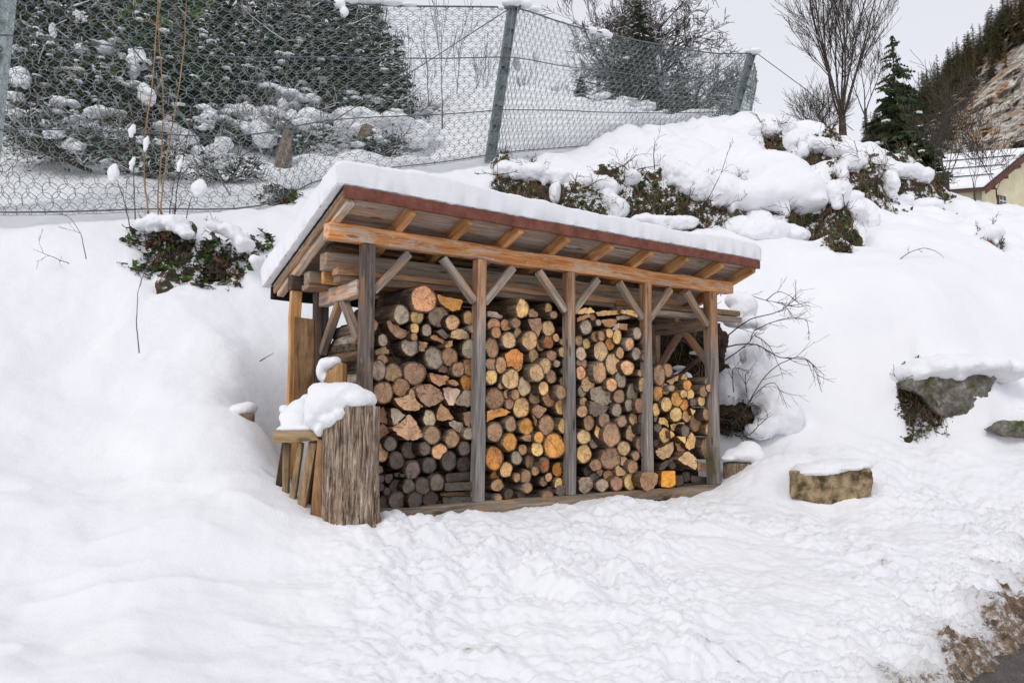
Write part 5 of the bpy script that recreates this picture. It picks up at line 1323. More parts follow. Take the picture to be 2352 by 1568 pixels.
for (u, v, Y, w, h, nl, ns_, where) in [
    (70, 205, 15.5, .8, .8, 300, 16, 'directly behind the near fence post, highest up'), (60, 320, 12.2, .6, .55, 300, 10, 'low behind the near fence post beside a fallen log'),
    (190, 255, 14, .8, .7, 350, 16, 'between the near post and the saplings, upper one'), (150, 350, 11.9, .7, .45, 300, 9, 'between the near post and the saplings, lower one'),
    (265, 190, 16.5, .7, .8, 200, 16, 'holding the biggest snow clumps before the dark wood'), (290, 265, 14.5, .8, .6, 300, 18, 'just before the foremost sapling stems'),
    (240, 330, 12.8, .6, .5, 200, 12, 'below the big snow clumps'), (330, 390, 12, .5, .4, 250, 8, 'dark root plate at the foot of the stout trunk'),
    (440, 330, 14.3, .6, .6, 300, 14, 'right behind the stout leafless trunk'), (480, 280, 16, .7, .6, 260, 16, 'behind the saplings toward the wood'),
    (540, 320, 15, .7, .6, 240, 18, 'halfway to the middle post, nearer one'), (570, 260, 17.5, .8, .7, 260, 18, 'halfway to the middle post, farther one'),
    (650, 290, 16.5, .8, .7, 200, 22, 'piled highest with snow before the wood'), (690, 340, 14.8, .7, .5, 200, 16, 'beside the broken upright stump'),
    (740, 250, 19, .8, .9, 300, 14, 'against the dark edge of the wood'), (770, 310, 17, .7, .6, 200, 16, 'under the dark edge of the wood'),
    (850, 290, 18, .8, .6, 400, 12, 'green one below the outermost spruce'), (920, 305, 19, .8, .6, 350, 18, 'past the outermost spruce against the sky'),
    (990, 315, 20, .7, .6, 300, 16, 'around the feet of the thin saplings'), (1070, 315, 20, .7, .6, 300, 16, 'last before the middle fence post'),
    (1195, 310, 21, .7, .5, 300, 14, 'first past the middle fence post'), (1270, 310, 22, .7, .6, 300, 16, 'second past the middle fence post'),
    (1340, 320, 21, .7, .5, 400, 10, 'at the foot of the small slim spruce'), (1420, 300, 22, .6, .8, 200, 22, 'tall snowy one under the snow-dusted tree'),
    (1470, 310, 21.5, .7, .5, 300, 14, 'under the trunk of the snow-dusted tree'), (1560, 310, 22, .7, .5, 300, 12, 'low one near the far fence post'),
    (520, 400, 12.2, .5, .3, 120, 6, 'lowest one behind the net, short of the broken stump'), (870, 345, 15.5, .5, .3, 200, 6, 'close behind the net above the roof peak')]:
    shrub(u, v, Y, w * 1.25, h * 1.1, f"{words_a[k % 10]} snow-laden shrub {where}", nl=nl, ns_=ns_, ssize=.16 * Y / 15); k += 1
# big snow cushions on the undergrowth behind the net
random.seed(64)
for k, (u, v, Y, w_, h_) in enumerate([(100, 185, 14.5, .30, .22), (45, 170, 13, .25, .2), (310, 130, 14, .22, .30), (335, 200, 13.6, .16, .26), (215, 165, 14, .26, .13), (560, 255, 15, .5, .22), (600, 300, 14.5, .45, .2), (690, 270, 15.5, .6, .25), (830, 275, 16.5, .9, .28), (180, 290, 12.6, .5, .16), (490, 330, 13.6, .4, .16), (530, 220, 16.5, .3, .2), (250, 300, 12.6, .3, .2), (60, 250, 13, .3, .16), (1270, 300, 18.5, .5, .22), (1425, 275, 19, .3, .55), (1560, 300, 20, .4, .3), (960, 300, 17.5, .5, .2), (650, 245, 15.5, .18, .16), (420, 300, 14, .3, .2)]):
    el = [(at(u + random.gauss(0, 12) * w_ / .3, v + random.gauss(0, 5) + q_ * 6, Y), (w_ * random.uniform(.3, .75), w_ * .5, h_ * random.uniform(.35, .8))) for q_ in range(5)]
    o = lumpy('snow_cushion', el, M['snow'], .03, .07, .2, smooth=3)
    tag(o, ['cushion of snow high beside the thick fence post', 'snow cushion nearest the thick fence post', 'largest snow clump hanging before the dark spruces', 'hanging snow clump just under the largest one', 'flat snow pad between fence post and largest clump', 'broad snow cushion halfway along the wood edge', 'snow cushion below the broad halfway one', 'broad snow hood above the splintered stump', 'long snow-covered hump behind the roof peak', 'long low snow pad under the fence-post shrubs', 'snow pad past the tan saplings, low down', 'small snow cushion high at the wood edge', 'snow pad at the feet of the largest clump', 'snow cushion low beside the thick fence post', 'snow hump just past the middle fence post', 'tall cone of snow under the snow-dusted tree', 'upright snow hump near the far fence post', 'snow hump among the thin saplings', 'snow tuft on top of the splintered stump', 'snow pad behind the stout leafless trunk'][k], 'snow', 'snow cushions behind the netting')
# broken stumps and a fallen trunk behind the net
def rough_stump(u, v, Y, r, h, label, mat='stump_bark', lean=.1, cap=True):
    c = at(u, v, Y); mb = MB(); n = 16; vv = []; ff = []
    for k in range(9):
        q = k / 8
        for i in range(n):
            a = 2 * math.pi * i / n; rr = r * (1.35 - .5 * q) * (1 + .3 * mnoise.noise(Vector((math.cos(a) * 2, math.sin(a) * 2, q * 1.5 + u)))); vv.append((rr * math.cos(a) + lean * q * h, rr * math.sin(a), h * q - .1 + (h * .22 * mnoise.noise(Vector((a * 2, u, 0))) if k == 8 else 0)))
    for k in range(8):
        for i in range(n): j = (i + 1) % n; ff.append((k*n+i, k*n+j, (k+1)*n+j, (k+1)*n+i))
    ff.append(tuple(8 * n + i for i in range(n))); o = mesh('broken_stump', vv, ff, M[mat], smooth=True, loc=c); return tag(o, label, 'stump', 'broken stumps behind the netting')
rough_stump(648, 385, 13.8, .11, .75, 'tall splintered orange stump behind the net above the roof corner', 'sapstump' if 'sapstump' in M else 'stump_bark')
rough_stump(105, 330, 12.6, .16, .4, 'squat dark stump close behind the near fence post')
rough_stump(838, 330, 15.8, .16, .45, 'gnarled root stump under a snow hood near the roof peak')
mb = MB(); mb.tube([at(10, 290, 11.8), at(120, 350, 12.0), at(210, 395, 12.2)], [.06, .05, .035], 7); mb.v = [tuple(Vector(p) - at(10, 290, 11.8)) for p in mb.v]
tag(mb.build('fallen_log', M['tree_bark'], smooth=True, loc=at(10, 290, 11.8)), 'thin fallen trunk slanting down the slope behind the net', 'fallen trunk')

def ghit(u, v, back=.12): return hit(u, v, 6.5, 40).y - back
def fhit(u, v, back=.0): return hitf(u, v, 6.5, 40).y - back
# the tall thin saplings on this side of the net
def stem_obj(name, pts, r0, mat, label, group=None, cat='sapling', twn=5, twl=.35, snowb=(), Yj=0):
    P = [at(*p) for p in pts]; f = curve(P); n = 24; mb = MB(); q = [f(i / n) - P[0] for i in range(n + 1)]; q = [x + Vector((random.gauss(0, .004), random.gauss(0, .004), 0)) for x in q]
    mb.tube(q, [r0 * (1 - .7 * i / n) for i in range(n + 1)], 6)
    for k in range(twn):
        i = random.randint(int(n * .3), n - 1); d = ((q[min(i+1, n)] - q[i-1]).normalized() + rdir() * .7).normalized(); grow(mb, q[i], d, twl * random.uniform(.3, 1), r0 * .3, 1, .5, .1, 2, None, .15, .0025)
    o = mb.build(name, M[mat], smooth=True, loc=P[0]); tag(o, label, cat, group); return o
YS = ghit(440, 575, .05); random.seed(3); SG = 'tall thin stems growing from the leafy clump'
stem_obj('sapling', [(345, 510, YS), (332, 420, YS), (335, 300, 9.0), (352, 180, 9.1), (362, 20, 9.2), (366, -60, 9.3)], .012, 'sap', 'tall tan stem rising from the leafy clump, nearest the fence post', SG)
stem_obj('sapling', [(367, 540, YS), (364, 430, YS), (374, 300, YS), (372, 180, 9.0), (364, 60, 9.1), (372, -60, 9.2)], .010, 'sap', 'tall straight tan stem in the middle of the leafy clump', SG)
stem_obj('sapling', [(370, 560, YS), (372, 450, YS), (392, 310, YS), (412, 200, 9.0), (424, 80, 9.1), (428, -50, 9.2)], .012, 'sap', 'tall tan stem bowing toward the shed above the leafy clump', SG)
stem_obj('sapling', [(312, 560, YS), (308, 420, YS), (304, 300, YS), (306, 215, 9.0)], .008, 'twig', 'slim dark stem with a snow blob, on the fence-post side of the clump', SG)
stem_obj('sapling', [(300, 530, YS), (290, 480, YS), (275, 430, 9.0), (258, 395, 9.0)], .007, 'twig', 'leaning dark twig carrying the big pointed snow blob', SG)
stem_obj('sapling', [(395, 560, YS), (408, 430, YS), (428, 330, 9.0), (440, 250, 9.1)], .008, 'twig', 'slim dark stem beside the bowed tan one, with snow on it', SG)
stem_obj('sapling', [(425, 560, YS), (428, 500, YS), (440, 455, YS), (460, 425, YS), (480, 390, 9.0)], .007, 'twig', 'forked twig carrying the big round snow blob', SG)
stem_obj('sapling', [(388, 540, YS), (392, 470, YS), (405, 400, YS)], .009, 'twig', 'short dark stem among the tall tan ones', SG)
for (u, v, w_, h_, lab) in [(260, 398, .07, .13, 'pointed snow blob hanging on a leaning twig'), (457, 432, .095, .115, 'big round snow blob on the forked twig'), (303, 300, .05, .06, 'small snow blob on the slim dark stem, upper one'), (303, 375, .04, .05, 'small snow blob on the slim dark stem, lower one'), (412, 378, .04, .06, 'snow blob on the stem beside the bowed one'), (335, 330, .035, .10, 'snow strip clinging between the tan stems')]:
    snowy(lab, [S(u, v, 8.95, (w_, w_ * .6, h_ * .75)), S(u + 4, v - 9, 8.95, (w_ * .6, w_ * .5, h_ * .55)), S(u - 2, v + 12, 8.95, (w_ * .6, w_ * .5, h_ * .5))], .012, .008, .06, 'snow blobs on the saplings')

# ------------------------------------------------------------------ leafy clumps and bare earth under overhanging snow
def clump(u, v, Y, w, h, label, earth=1, nleaf=60, nivy=120, nbrown=25, grass=30, roots=5, mat='earth', name='earth_bank', cat='bank', group=None, tilt=0, lsz=.028, seed=None):
    """a dark bare patch of the bank: lumpy earth body, hanging grass, bramble leaves, root stubs"""
    c = at(u, v, Y); e = empty(name, c); tag(e, label, cat, group)
    if earth:
        ell = []
        for k in range(max(3, int(w / h * 3))):
            q = (k + .5) / max(3, int(w / h * 3)) * 2 - 1; ell.append((c + Vector((q * w, .30 + random.uniform(-.04, .08), q * tilt * w + random.gauss(0, h * .15))), (h * 1.2, .22, h * random.uniform(.8, 1.2))))
        b_ = lumpy('bare_earth', ell, M[mat], .025, .09, .16, parent=None, smooth=1); lw = b_.location.copy(); b_.parent = e; b_.location = lw - c
    ml, mi, mbn, mg, mr_ = MB(), MB(), MB(), MB(), MB()
    def rp():
        x = random.uniform(-w, w)
        if not earth and mnoise.noise(Vector((x * 4, c.x, c.y))) < random.uniform(-.45, .15): x = random.gauss(0, w * .5)
        if not earth:                                   # settle on the stepped ground
            X = c.x + x; y_ = c.y + random.uniform(-.02, .28); q = Vector((X, y_, gz(X, y_))) - c; return q + Vector((0, -.03, .02))
        return Vector((x, random.uniform(-.04, .14), x * tilt + random.gauss(0, h * .55)))
    for k in range(nleaf): leafy(ml, rp(), (.02, .02, .02), 2, lsz)
    for k in range(nivy): leafy(mi, rp() + Vector((0, .03, 0)), (.02, .02, .02), 3, lsz * .8)
    for k in range(nbrown): leafy(mbn, rp(), (.02, .02, .02), 1, lsz * .9)
    for k in range(grass):
        p = rp() + Vector((0, 0, h * .5)); d = Vector((random.gauss(0, .35), -.25, -1)).normalized(); L = h * random.uniform(.5, 1.6); mg.tube([p, p + d * L * .5 + rdir() * .02, p + d * L + rdir() * .05], [.0035, .003, .0015], 3, cap=False)
    for k in range(roots):
        p = rp(); grow(mr_, p, (Vector((random.gauss(0, 1), -.4, random.gauss(0, .7)))).normalized(), h * random.uniform(.6, 1.6), .012, 2, .6, 0, 3, None, .25, .003, .6, 4)
    for m_, nm, mt in ((ml, 'green_leaves', 'leaf'), (mi, 'ivy_leaves', 'ivy'), (mbn, 'withered_leaves', 'brown_leaf'), (mg, 'dry_grass', 'dry'), (mr_, 'roots', 'twig')):
        if m_.v: m_.build(nm, M[mt], e)
    return e
def hood(label, pts, vox=.028, d=.065, ds=.26):
    """overhanging snow above a bare patch; pts = (u, v, Y, rx, ry, rz)"""
    el = [(at(u, v, Y), (a, b_, c)) for u, v, Y, a, b_, c in pts]; ex = []
    for i in range(len(el) - 1):                         # fill between neighbours so the snow drapes as one layer
        (p, r), (q, s_) = el[i], el[i + 1]; L = (p - q).length; m_ = int(L / (min(r[0], s_[0]) * .55))
        if L < (r[0] + s_[0]) * 1.25:
            for k in range(1, m_): t_ = k / m_; ex.append((p.lerp(q, t_) + Vector((0, 0, random.gauss(0, .012))), tuple((r[j] * (1 - t_) + s_[j] * t_) * random.uniform(.8, 1.05) for j in range(3))))
    el += ex
    for p, r in list(el)[::2]:                           # drips and tatters at the lower edge
        el.append((p + Vector((random.uniform(-1, 1) * r[0] * .8, -r[1] * .45, -r[2] * random.uniform(.4, 1.0))), (r[0] * random.uniform(.16, .35), r[1] * .3, r[2] * random.uniform(.3, .6))))
    o = lumpy('snow_overhang', el, M['snow'], vox, d, ds, smooth=5); tag(o, label, 'snow', 'snow hoods over the bare patches of the bank'); return o
random.seed(41); BG = 'bare patches in the snowy bank'
def _gh_(u, v, back=.12): return hit(u, v, 6.5, 40).y - back
def fhit(u, v, back=.0): return hitf(u, v, 6.5, 40).y - back
# leafy clump at the foot of the saplings
YL = ghit(440, 580, .16)
clump(385, 560, YL + .06, .28, .17, 'leafy clump with green and brown leaves at the foot of the tall saplings', earth=0, nleaf=16, nivy=60, nbrown=26, grass=10, roots=22, lsz=.05, name='leafy_clump', cat='shrub')
clump(500, 580, YL + .06, .26, .17, 'leafy bramble clump nearer the shed roof, with dark leaves', earth=0, nleaf=20, nivy=70, nbrown=20, grass=10, roots=22, lsz=.05, name='leafy_clump', cat='shrub')
clump(400, 615, YL - .12, .20, .10, 'low leafy tuft poking out of the snow under the sapling clump', earth=0, nleaf=45, nivy=60, nbrown=30, grass=0, roots=8, name='leafy_clump', cat='shrub')
hood('snow pads weighing down the leafy clump at the saplings', [(u, v, YL + dy, a, b_, c) for u, v, dy, a, b_, c in [(335, 520, .1, .12, .2, .08), (365, 512, .1, .16, .2, .10), (405, 515, .1, .15, .2, .10), (432, 540, .0, .09, .12, .05)]], .02, .03, .1)
hood('snow pads on the bramble clump nearer the roof', [(u, v, YL + dy, a, b_, c) for u, v, dy, a, b_, c in [(495, 520, .1, .09, .16, .07), (530, 530, .1, .12, .2, .08), (562, 562, .1, .10, .2, .09), (590, 600, .05, .08, .14, .07)]], .02, .03, .1)
for k, (u, v, w, h, tl, nl, ni, lab) in enumerate(PATCH):
    Y = ghit(u, v + 8, .14); clump(u, v, Y, w * Y / 13.5, h * Y / 13.5, lab, earth=0, nleaf=int(nl * .6), nivy=int(ni * 1.0), nbrown=26, grass=60, roots=16, group=BG, tilt=tl, lsz=.036 * Y / 12)
hood('long snow hood over the two bare patches above the shed roof', [(u, v + 4, fhit(u, v) - .02, a, .28, c * 1.35) for u, v, a, c in [(1170, 388, .28, .12), (1230, 392, .3, .12), (1290, 405, .3, .15), (1340, 420, .3, .17), (1400, 430, .2, .12), (1275, 440, .10, .14), (1420, 475, .22, .16), (1390, 455, .12, .12)]])
hood('thick snow hood above the widest hollow in the bank', [(u, v + 4, fhit(u, v) - .02, a, .3, c * 1.35) for u, v, a, c in [(1430, 385, .35, .16), (1500, 375, .4, .16), (1560, 395, .3, .14), (1600, 425, .3, .22), (1640, 440, .3, .2), (1450, 405, .15, .1)]])
hood('great smooth snow dome with a ragged lower edge', [(u, v + 4, fhit(u, v) - .02, a, .45, c * 1.35) for u, v, a, c in [(1690, 400, .8, .42), (1770, 410, .8, .42), (1840, 440, .45, .3), (1720, 450, .75, .22), (1660, 440, .4, .25), (1860, 465, .28, .12)]], .04, .03, .3)
hood('snow mounds below the ivy-covered bare patches', [(u, v + 4, fhit(u, v) - .02, a, .3, c * 1.35) for u, v, a, c in [(1700, 520, .35, .16), (1760, 530, .4, .17), (1740, 500, .25, .12), (1820, 540, .3, .12), (1960, 480, .2, .14), (1990, 500, .2, .2), (1560, 510, .35, .10), (1480, 505, .3, .08)]])
hood('snow hood on the crest above the red-brown earth', [(u, v + 4, fhit(u, v) - .02, a, .3, c * 1.35) for u, v, a, c in [(1760, 297, .35, .14), (1800, 292, .3, .14), (1830, 320, .28, .16), (1870, 330, .35, .12), (1930, 345, .3, .14), (1840, 345, .15, .12)]])
hood('snow ridge running down the far shoulder of the mound', [(u, v + 4, fhit(u, v) - .02, a, .3, c * 1.35) for u, v, a, c in [(1960, 370, .3, .17), (2020, 375, .35, .12), (2070, 390, .35, .12), (2115, 400, .25, .14), (2040, 420, .15, .2), (1930, 400, .12, .2), (1925, 440, .2, .2), (1960, 455, .15, .12), (2075, 460, .12, .10), (2165, 425, .22, .12), (2275, 535, .2, .12), (2130, 470, .3, .12)]])
# little fir sprig, twigs sticking out of the snow
def sprig(pts, r0, label, mat='twig', twn=4, twl=.25, group='bare twigs sticking out of the snow', name='bare_twig', cat='twig', sub=2):
    P = [at(*p) for p in pts]; f = curve(P); n = 14; mb = MB(); jt = .003 if twn else .0; q = [f(i / n) - P[0] + Vector((random.gauss(0, jt), 0, random.gauss(0, jt))) for i in range(n + 1)]
    mb.tube(q, [max(.0018, r0 * (1 - .7 * i / n)) for i in range(n + 1)], 5)
    for k in range(twn):
        i = random.randint(3, n - 1); d = ((q[min(i+1, n)] - q[i-1]).normalized() + rdir() * .8).normalized(); grow(mb, q[i], d, twl * random.uniform(.4, 1), r0 * .55, sub - 1, .5, .02, 2, None, .15, .0018)
    o = mb.build(name, M[mat], smooth=True, loc=P[0]); return tag(o, label, cat, group)
random.seed(8)
sprig([(319, 812, 7.7), (314, 740, 7.75), (318, 670, 7.8), (338, 608, 7.85)], .006, 'tall crooked twig standing up out of the smooth snow slope', twn=3, twl=.12)
sprig([(158, 605, 8.5), (120, 590, 8.5), (75, 572, 8.5)], .005, 'low arched twig lying on the snow near the picture edge', twn=3)
sprig([(198, 595, 8.5), (185, 540, 8.6), (160, 500, 8.7), (135, 490, 8.7)], .005, 'bent twig above the low arched one', twn=2)
sprig([(597, 829, 7.5), (612, 820, 7.45), (628, 811, 7.4)], .006, 'short straight twig lying on the snow left of the shed post'.replace('left of the shed post', 'short of the upright board'), twn=0)
sprig([(2050, 612, 11.8), (2080, 585, 11.8), (2120, 570, 11.9), (2150, 578, 11.9), (2168, 592, 11.9)], .007, 'thin arched twig alone on the big smooth slope', twn=3, twl=.1)
sprig([(1142, 480, 12.8), (1143, 420, 12.9), (1142, 355, 13)], .008, 'upright leader of a little fir against the bank', twn=0)
for k, (v, s_) in enumerate([(403, .5), (438, .25), (450, .28), (425, .15)]):
    for sg in (1, -1):
        x = 1142 + sg * s_ * 95; sprig([(1142, v, 12.9), ((1142 + x) / 2, v - 5, 12.85), (x, v - 10 + (8 if sg < 0 else 0), 12.85)], .008, f"{'upper' if k == 0 else 'lower' if k == 2 else 'middle' if k == 1 else 'shortest'} bough of the little fir, pointing {'toward the far post' if sg > 0 else 'toward the saplings'}", mat='needle', twn=10, twl=.07, group='boughs of the little fir', name='fir_bough', cat='bough')
sprig([(1620, 470, 12.6), (1655, 400, 12.7), (1672, 350, 12.8), (1680, 325, 12.8)], .007, 'long arching bramble in front of the great snow dome', twn=6, twl=.2)
# bush beside the shed's far corner, its twigs bowed under snow
BT_ = 'bowed twigs of the bush beside the shed'
for k, pts in enumerate([[(1655, 785, 10.2), (1720, 735, 10.0), (1790, 715, 9.9), (1835, 680, 9.8)], [(1660, 830, 10.1), (1710, 795, 10.0), (1740, 760, 10)], [(1650, 800, 10.1), (1730, 790, 9.8), (1790, 820, 9.6), (1860, 830, 9.5), (1886, 900, 9.4)],
    [(1700, 960, 9.8), (1760, 860, 9.6), (1830, 820, 9.5), (1870, 840, 9.4), (1885, 880, 9.4)], [(1690, 970, 9.7), (1740, 900, 9.5), (1780, 880, 9.4), (1808, 938, 9.3)], [(1670, 680, 10.4), (1700, 672, 10.3), (1760, 690, 10.2), (1800, 700, 10.1), (1825, 740, 10.1)],
    [(1730, 760, 9.9), (1790, 735, 9.8), (1850, 735, 9.8), (1858, 780, 9.7)], [(1735, 770, 9.9), (1770, 800, 9.8), (1800, 870, 9.7)], [(1685, 900, 9.8), (1683, 850, 9.8), (1700, 845, 9.8)], [(1715, 900, 9.8), (1712, 860, 9.8), (1725, 855, 9.8)], [(1760, 690, 10), (1790, 670, 10), (1830, 690, 9.9)],
    [(1655, 680, 10.3), (1665, 640, 10.3), (1720, 612, 10.2)], [(1720, 1000, 9.6), (1745, 975, 9.5), (1775, 950, 9.5)], [(1655, 985, 9.9), (1690, 1000, 9.7), (1720, 1020, 9.6)]]):
    sprig(pts, .010 if k < 3 else .007, ['thick reddish branch rising past the shed corner', 'short thick branch low by the corner post', 'long branch drooping toward the rock outcrop, upper one', 'arching twig from the dark hollow, longest', 'arching twig from the dark hollow, shorter one', 'twig running over the big snow cushion', 'wiry twig looping at its tip beyond the snow cushion', 'hanging twig below the wiry looped one', 'hooked thin twig nearest the corner post', 'second hooked thin twig near the corner post', 'fine twig above the looped one', 'twig peeping out under the eave', 'twig lying low above the capped stump', 'dark twig just over the capped stump'][k], twn=9 if k in (0, 2, 5, 6) else 4, twl=.32, group=BT_, sub=2)
clump(1697, 960, 9.85, .10, .17, 'dark green leafy hollow in the snow beside the far corner post', nleaf=14, nivy=60, nbrown=5, grass=10, roots=12, group=BG)
clump(1675, 985, 9.9, .05, .08, 'tiny dark hollow next to the green one by the corner post', nleaf=2, nivy=20, nbrown=2, grass=2, roots=6, group=BG)
hood('rounded snow cushion on the bush behind the end of the stored boards', [(1695, 690, 10.4, .17, .2, .12), (1712, 705, 10.3, .16, .2, .18), (1690, 735, 10.3, .17, .2, .10), (1730, 740, 10.2, .13, .15, .07), (1750, 750, 10.1, .07, .1, .05)], .02, .014, .1)
hood('lumpy snow over the low bush behind the corner post', [(1720, 870, 10.1, .25, .2, .2), (1760, 900, 10.0, .2, .2, .25), (1800, 960, 9.9, .25, .25, .25), (1745, 990, 9.8, .2, .2, .10), (1670, 900, 10.2, .15, .2, .3), (1735, 820, 10.2, .2, .2, .15)], .025, .035, .12)
# dark evergreen and a leaning trunk behind the end bay
clump(1555, 800, 10.3, .34, .42, 'dark mossy evergreen mass seen through the end bay of the shed', nleaf=30, nivy=500, nbrown=10, grass=20, roots=16, name='evergreen_bush', cat='shrub', lsz=.024)
clump(1620, 850, 10.2, .12, .25, 'reddish earth just behind the corner post of the end bay', nleaf=0, nivy=10, nbrown=30, grass=20, roots=6, group=BG)
mb = MB(); P0 = at(1540, 880, 9.75); mb.tube([P0 - P0, at(1580, 845, 9.7) - P0, at(1635, 795, 9.65) - P0], [.03, .026, .02], 7); tag(mb.build('fallen_branch', M['twig'], smooth=True, loc=P0), 'dark snow-topped branch slanting behind the end bay', 'branch')
hood('snow shelf on the slanting branch behind the end bay', [(1560, 845, 9.78, .10, .06, .03), (1600, 810, 9.75, .10, .06, .025), (1565, 870, 9.85, .14, .1, .10), (1545, 895, 9.85, .12, .1, .08), (1560, 740, 10, .10, .06, .015)], .013, .01, .06)
# rock outcrop under a snow lip
YK = STEP[NBARE + 4][1] - .10; YK2 = STEP[NBARE + 5][1] - .10
rock('rock_outcrop', [(2060, 880), (2110, 905), (2145, 945), (2180, 962), (2225, 966), (2250, 940), (2275, 890), (2292, 862), (2240, 858), (2180, 862), (2120, 866)], [YK] * 11, .6, M['rock_grey'], 'mossy grey rock outcrop in a hollow beneath a snow lip', .05, 'rock', .025)
rock('rock_outcrop', [(2262, 985), (2300, 1000), (2352, 1008), (2400, 1005), (2400, 968), (2352, 966), (2300, 966)], [YK2] * 7, .5, M['rock_grey'], 'lower mossy rock at the picture edge below the outcrop', .03, 'rock', .025)
YR = YK + .22
clump(2125, 895, YR - .28, .28, .16, 'earth and roots beside the grey rock under the snow lip', earth=0, nleaf=14, nivy=70, nbrown=20, grass=40, roots=16, group=BG)
hood('ragged snow lip overhanging the grey rock outcrop', [(u, v - 6, YK + .34, a, b_ * 1.5, c * 1.15) for u, v, a, b_, c in [(2085, 868, .20, .3, .12), (2130, 855, .28, .34, .15), (2190, 850, .3, .34, .15), (2250, 850, .28, .34, .15), (2300, 856, .2, .3, .14), (2120, 882, .09, .10, .06)]], .025, .03, .16)
# the leafy clump's outer sprays and two woody stems
random.seed(15)
for k, (u, v) in enumerate([(300, 560), (325, 620), (560, 600), (600, 575), (455, 640)]):
    clump(u, v, hit(u, v, 6, 30).y - .02, .10, .05, ['leafy spray at the fence-post side of the sapling clump', 'few leaves low under the sapling clump', 'leaf spray on the shed side of the bramble clump', 'outermost leaves of the bramble clump toward the roof', 'leaves poking out between the two clumps'][k], earth=0, nleaf=6, nivy=14, nbrown=6, grass=4, roots=8, name='leafy_clump', cat='shrub', lsz=.045)
# half-buried stump on the smooth slope beside the shed
YH = hit(568, 962, 5, 20).y
round_stump(566, 950, YH + .0, .07, .35, 'small half-buried stump with a snow cap on the smooth slope')
snowy('snow cap on the small half-buried stump', [S(558, 941, YH + .05, (.12, .13, .06)), S(570, 936, YH + .05, (.08, .1, .055)), S(545, 950, YH + .08, (.09, .12, .05))], .015, .006, .08, 'snow caps near the shed')
# spruce sprig stuck among the logs
P0 = plane(1640, 1060, -.04); mb = MB(); q0 = shed(P0[0], -.04, P0[1])
for k in range(7):
    d = Vector((random.gauss(-.25, .25), -.1, 1)).normalized(); o_ = q0 + Vector((random.gauss(0, .02), 0, -.14))
    for i in range(26):
        p = o_ + d * .3 * i / 26; 
        for s_ in (1, -1): t_ = p + (rdir() * .4 + Vector((s_, 0, .5))).normalized() * .028; mb.tube([p, t_], [.0016, .0008], 3, cap=False)
    mb.tube([o_, o_ + d * .3], [.003, .002], 4)
mb.v = [tuple(Vector(p) - q0) for p in mb.v]; M['sprig'] = mat_simple('olive_needles', (.05, .05, .015), (.14, .13, .045), 5, .7, bump=0)
tag(mb.build('spruce_sprig', M['sprig'], loc=q0), 'olive spruce sprig stuck between the logs and the far corner post', 'sprig')

for o in C.objects:
    if o.name.startswith(('snow_patches', 'snow_on_twigs', 'snow_on_branches', 'snow_on')) and o.parent: o['kind'] = 'stuff'
# ------------------------------------------------------------------ rocky wooded hillside far off
random.seed(19)
m, t, b = newmat('cliff_rock'); g = N(t); co = g.coord((.16, .16, .16), rnd=False)
c_ = g.ramp(g.noise(co, 2.6, 9, .68), [(.33, (.09, .075, .06)), (.45, (.32, .28, .23)), (.58, (.62, .59, .54))])
org = g.ramp(g.noise(co, .9, 6, .6), [(.49, 0.0), (.57, .9)]); c_ = g.mix(c_, g.ramp(g.noise(co, 6, 5), [(.35, (.20, .115, .06)), (.65, (.46, .28, .15))]), org)
c_ = g.mix(c_, (.045, .045, .03), g.ramp(g.noise(co, 1.7, 6, .7), [(.55, 0.0), (.63, .85)])); c_ = g.mix(c_, (.85, .86, .89), g.ramp(g.noise(co, 5, 6, .7), [(.63, 0.0), (.67, 1.0)]))
g.l(c_, b.inputs['Base Color']); b.inputs['Roughness'].default_value = .95; M['cliff'] = m
na, nb_ = 260, 150; v = []; f = []
def hillp(a, b_):
    u = 1900 + 1300 * a; vt = np.interp(u, [1900, 2000, 2100, 2200, 2352, 2600, 3200], [360, 345, 262, 170, 20, -150, -420]); v0 = 400
    q = b_; Y = 150 + 75 * q + 10 * mnoise.noise(Vector((a * 14, b_ * 6, 0))) + 4 * mnoise.noise(Vector((a * 40, b_ * 18, 3))) + 2.5 * mnoise.noise(Vector((a * 110, b_ * 50, 5))) - a * 25
    return at(u, v0 + (vt - v0) * q + 3 * mnoise.noise(Vector((a * 30, b_ * 20, 7))), Y)
for i in range(na + 1):
    for j in range(nb_ + 1): v.append(hillp(i / na, j / nb_))
for i in range(na):
    for j in range(nb_): a = i * (nb_ + 1) + j; f.append((a, a + nb_ + 1, a + nb_ + 2, a + 1))
# back of the hill, down to the valley
k0 = len(v)
for i in range(na + 1): p = v[i * (nb_ + 1) + nb_]; v.append(Vector((p.x + 40, p.y + 120, -10)))
for i in range(na): a = i * (nb_ + 1) + nb_; f.append((a, a + nb_ + 1, k0 + i + 1, k0 + i))
p0 = v[0].copy(); o = mesh('hillside', [p - p0 for p in v], f, M['cliff'], smooth=False, loc=p0); tag(o, kind='structure')
HG = 'conifers on the distant rocky hillside'
def far_lab(tone, a, b_):
    return f"{tone} conifer on the distant hillside"
pos = []
for k in range(300):
    a = random.uniform(.06, .42); u = 1900 + 1300 * a; b_ = random.uniform(.30, 1.02) ** .8
    if b_ < .92 and (random.random() < .1 or b_ < .70): continue
    pos.append((a, min(b_, 1.0)))
for k in range(44): pos.append((.075 + .30 * k / 44, random.uniform(.93, 1.0)))
for k in range(14): pos.append((.10 + random.random() * .12, random.uniform(.05, .5)))
